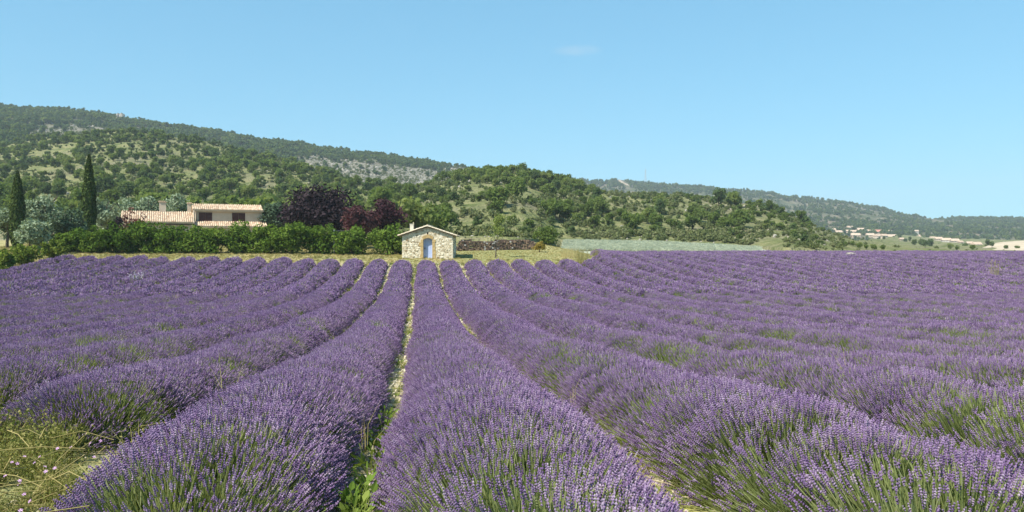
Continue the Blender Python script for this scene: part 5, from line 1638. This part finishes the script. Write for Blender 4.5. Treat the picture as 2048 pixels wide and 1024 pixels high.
for k, (px_, py_, w_, wm, rm) in enumerate(vil):
    # stand each one on the valley slope where its pixel ray meets it
    uu = np.full(400, (px_ - CX) / F); tt = np.linspace(0.02, 0.999, 400)
    cc, dd, _, pp = near(uu, tt)
    cc2, dd2, _, pp2 = ridge_e(uu, tt)
    A = np.concatenate([cc, cc2]); DD_ = np.concatenate([dd, dd2]); PP = np.concatenate([pp, pp2])
    good = (DD_ > 560) & (DD_ < 1150)
    j = np.argmin(np.where(good, np.abs(PP - (py_ + 3)), 1e9))
    if not good.any(): continue
    d_ = DD_[j]; loc = A[j]
    wd = w_ * (1.0 if px_ < 1800 else 0.78) * d_ / F; hh = (7.5 if k == 15 else 3.4) * d_ / F; dp = wd * 0.75
    lab = special.get(k, 'pale village house with a clay roof in the main cluster' if px_ < 1800 else 'pale village house with a clay roof in the scattered right part')
    rt = thing('village_house', lab, 'house', tuple(loc), rr.uniform(-0.35, 0.35), 'village houses')
    mb = MB(); mb.prism([(-wd / 2, -2), (wd / 2, -2), (wd / 2, hh), (-wd / 2, hh)], -dp / 2, dp / 2); link('wall', mb.mesh('house_wall', [hw_[wm]]), rt)
    mb = MB(); rh = wd * 0.20 + 0.8; o_ = 0.5
    vs = [(-wd / 2 - o_, -dp / 2 - o_, hh), (wd / 2 + o_, -dp / 2 - o_, hh), (wd / 2 + o_, dp / 2 + o_, hh), (-wd / 2 - o_, dp / 2 + o_, hh), (-wd / 2 - o_, 0, hh + rh), (wd / 2 + o_, 0, hh + rh)]
    mb.add(vs, [(0, 1, 5, 4), (2, 3, 4, 5), (1, 2, 5), (3, 0, 4), (3, 2, 1, 0)]); rf = link('roof', mb.mesh('house_roof', [hr_[rm]]), rt); rf.location = (0, 0, 0.004)
    dk = bpy.data.materials.get('dark_hollow')
    for q in range(2 if w_ < 14 else 3):
        mb = MB(); xq = -wd / 2 + wd * (q + 0.5) / (2 if w_ < 14 else 3); mb.box((xq, -dp / 2 - 0.01, hh * 0.55), (wd * 0.09, 0.06, hh * 0.35)); link('window', mb.mesh('house_window', [dk]), rt)
# trees standing round the village
vt = [(1727, 470, 9, 'p'), (1768, 480, 8, 'p'), (1692, 472, 8, 'o'), (1800, 478, 11, 'p'), (1820, 484, 12, 'p'), (1842, 494, 18, 'p'), (1860, 496, 20, 'p'), (1850, 495, 16, 'p'), (1828, 492, 15, 'p'), (1810, 487, 11, 'p'), (1975, 494, 17, 'p'), (1984, 495, 13, 'p'), (1930, 497, 12, 'o'), (1902, 500, 14, 'o'), (1945, 500, 12, 'o'), (1890, 500, 10, 'o'), (1718, 497, 17, 'o'), (1732, 499, 14, 'o'), (1748, 500, 13, 'o'), (1704, 492, 15, 'o'), (1766, 500, 11, 'o'), (1690, 494, 16, 'o'), (2012, 499, 10, 'o'), (2035, 500, 10, 'o'), (1962, 500, 9, 'o'), (1915, 501, 9, 'o')]
for k, (px_, py_, s_, ty) in enumerate(vt):
    uu = np.full(400, (px_ - CX) / F); tt = np.linspace(0.02, 0.999, 400)
    cc, dd, _, pp = near(uu, tt)
    j = np.argmin(np.where(dd < 850, np.abs(pp - py_), 1e9))
    kk = ('e', k % 2) if ty == 'p' else ('o', k % 4)
    if kk not in protos: continue
    sc = s_ * dd[j] / F / 5.2 * (0.75 if px_ < 1740 else 1.0)
    rank = sorted(q[0] for q in vt if q[3] == ty).index(px_) + 1
    lab = (f'{ORD[rank]} dark evergreen from the left in the valley by the village' if ty == 'p' else f'{ORD[rank]} round green tree from the left in the valley before the village')
    t_ = copy_tree(protos[kk], tuple(cc[j]), RNG.uniform(0, 6.28), (sc, sc, sc), lab, 'valley trees near the village')
# pale earth bank and hay field in the valley
bank = fan('earth_bank', [(1965, [(300, 505), (330, 500), (360, 496), (380, 494.5)]), (1995, [(300, 505), (330, 496), (355, 487), (380, 484)]), (2050, [(300, 504), (330, 494), (355, 484), (380, 480)]), (2300, [(300, 504), (330, 494), (355, 484), (380, 480)])], 20, solid_mat('pale_bank_earth', [(0.3, (0.38, 0.30, 0.20)), (0.7, (0.52, 0.43, 0.31))], 0.12, 0.95, 0.3), 3, 12, 1.2, nseed=61)
hay = fan('hay_field', [(1770, [(300, 501.5), (360, 497), (430, 493), (470, 492)]), (1800, [(260, 501.5), (330, 497), (430, 491), (480, 488.5)]), (1850, [(250, 502), (320, 498.5), (400, 495.5), (430, 494.5)]), (1905, [(250, 502), (300, 500.6), (330, 499.6), (350, 499.2)])], 16, solid_mat('hay_field_cover', [(0.3, (0.30, 0.32, 0.10)), (0.7, (0.42, 0.41, 0.16))], 0.08, 0.95), 2, 6, 0.3, nseed=62)

# ------------------------------------------------------------------ haze of the warm air
hm, ht_, ho = new_mat('haze_air')
pv = ht_.nodes.new('ShaderNodeVolumePrincipled')
pv.inputs['Color'].default_value = (0.80, 0.90, 1.0, 1)
pv.inputs['Density'].default_value = 0.00020
pv.inputs['Anisotropy'].default_value = 0.0
ht_.links.new(pv.outputs[0], ho.inputs['Volume'])
mb = MB(); mb.box((0, 2000, 145), (5200, 6200, 324))
link('haze', mb.mesh('haze', [hm]), None, 'stuff')
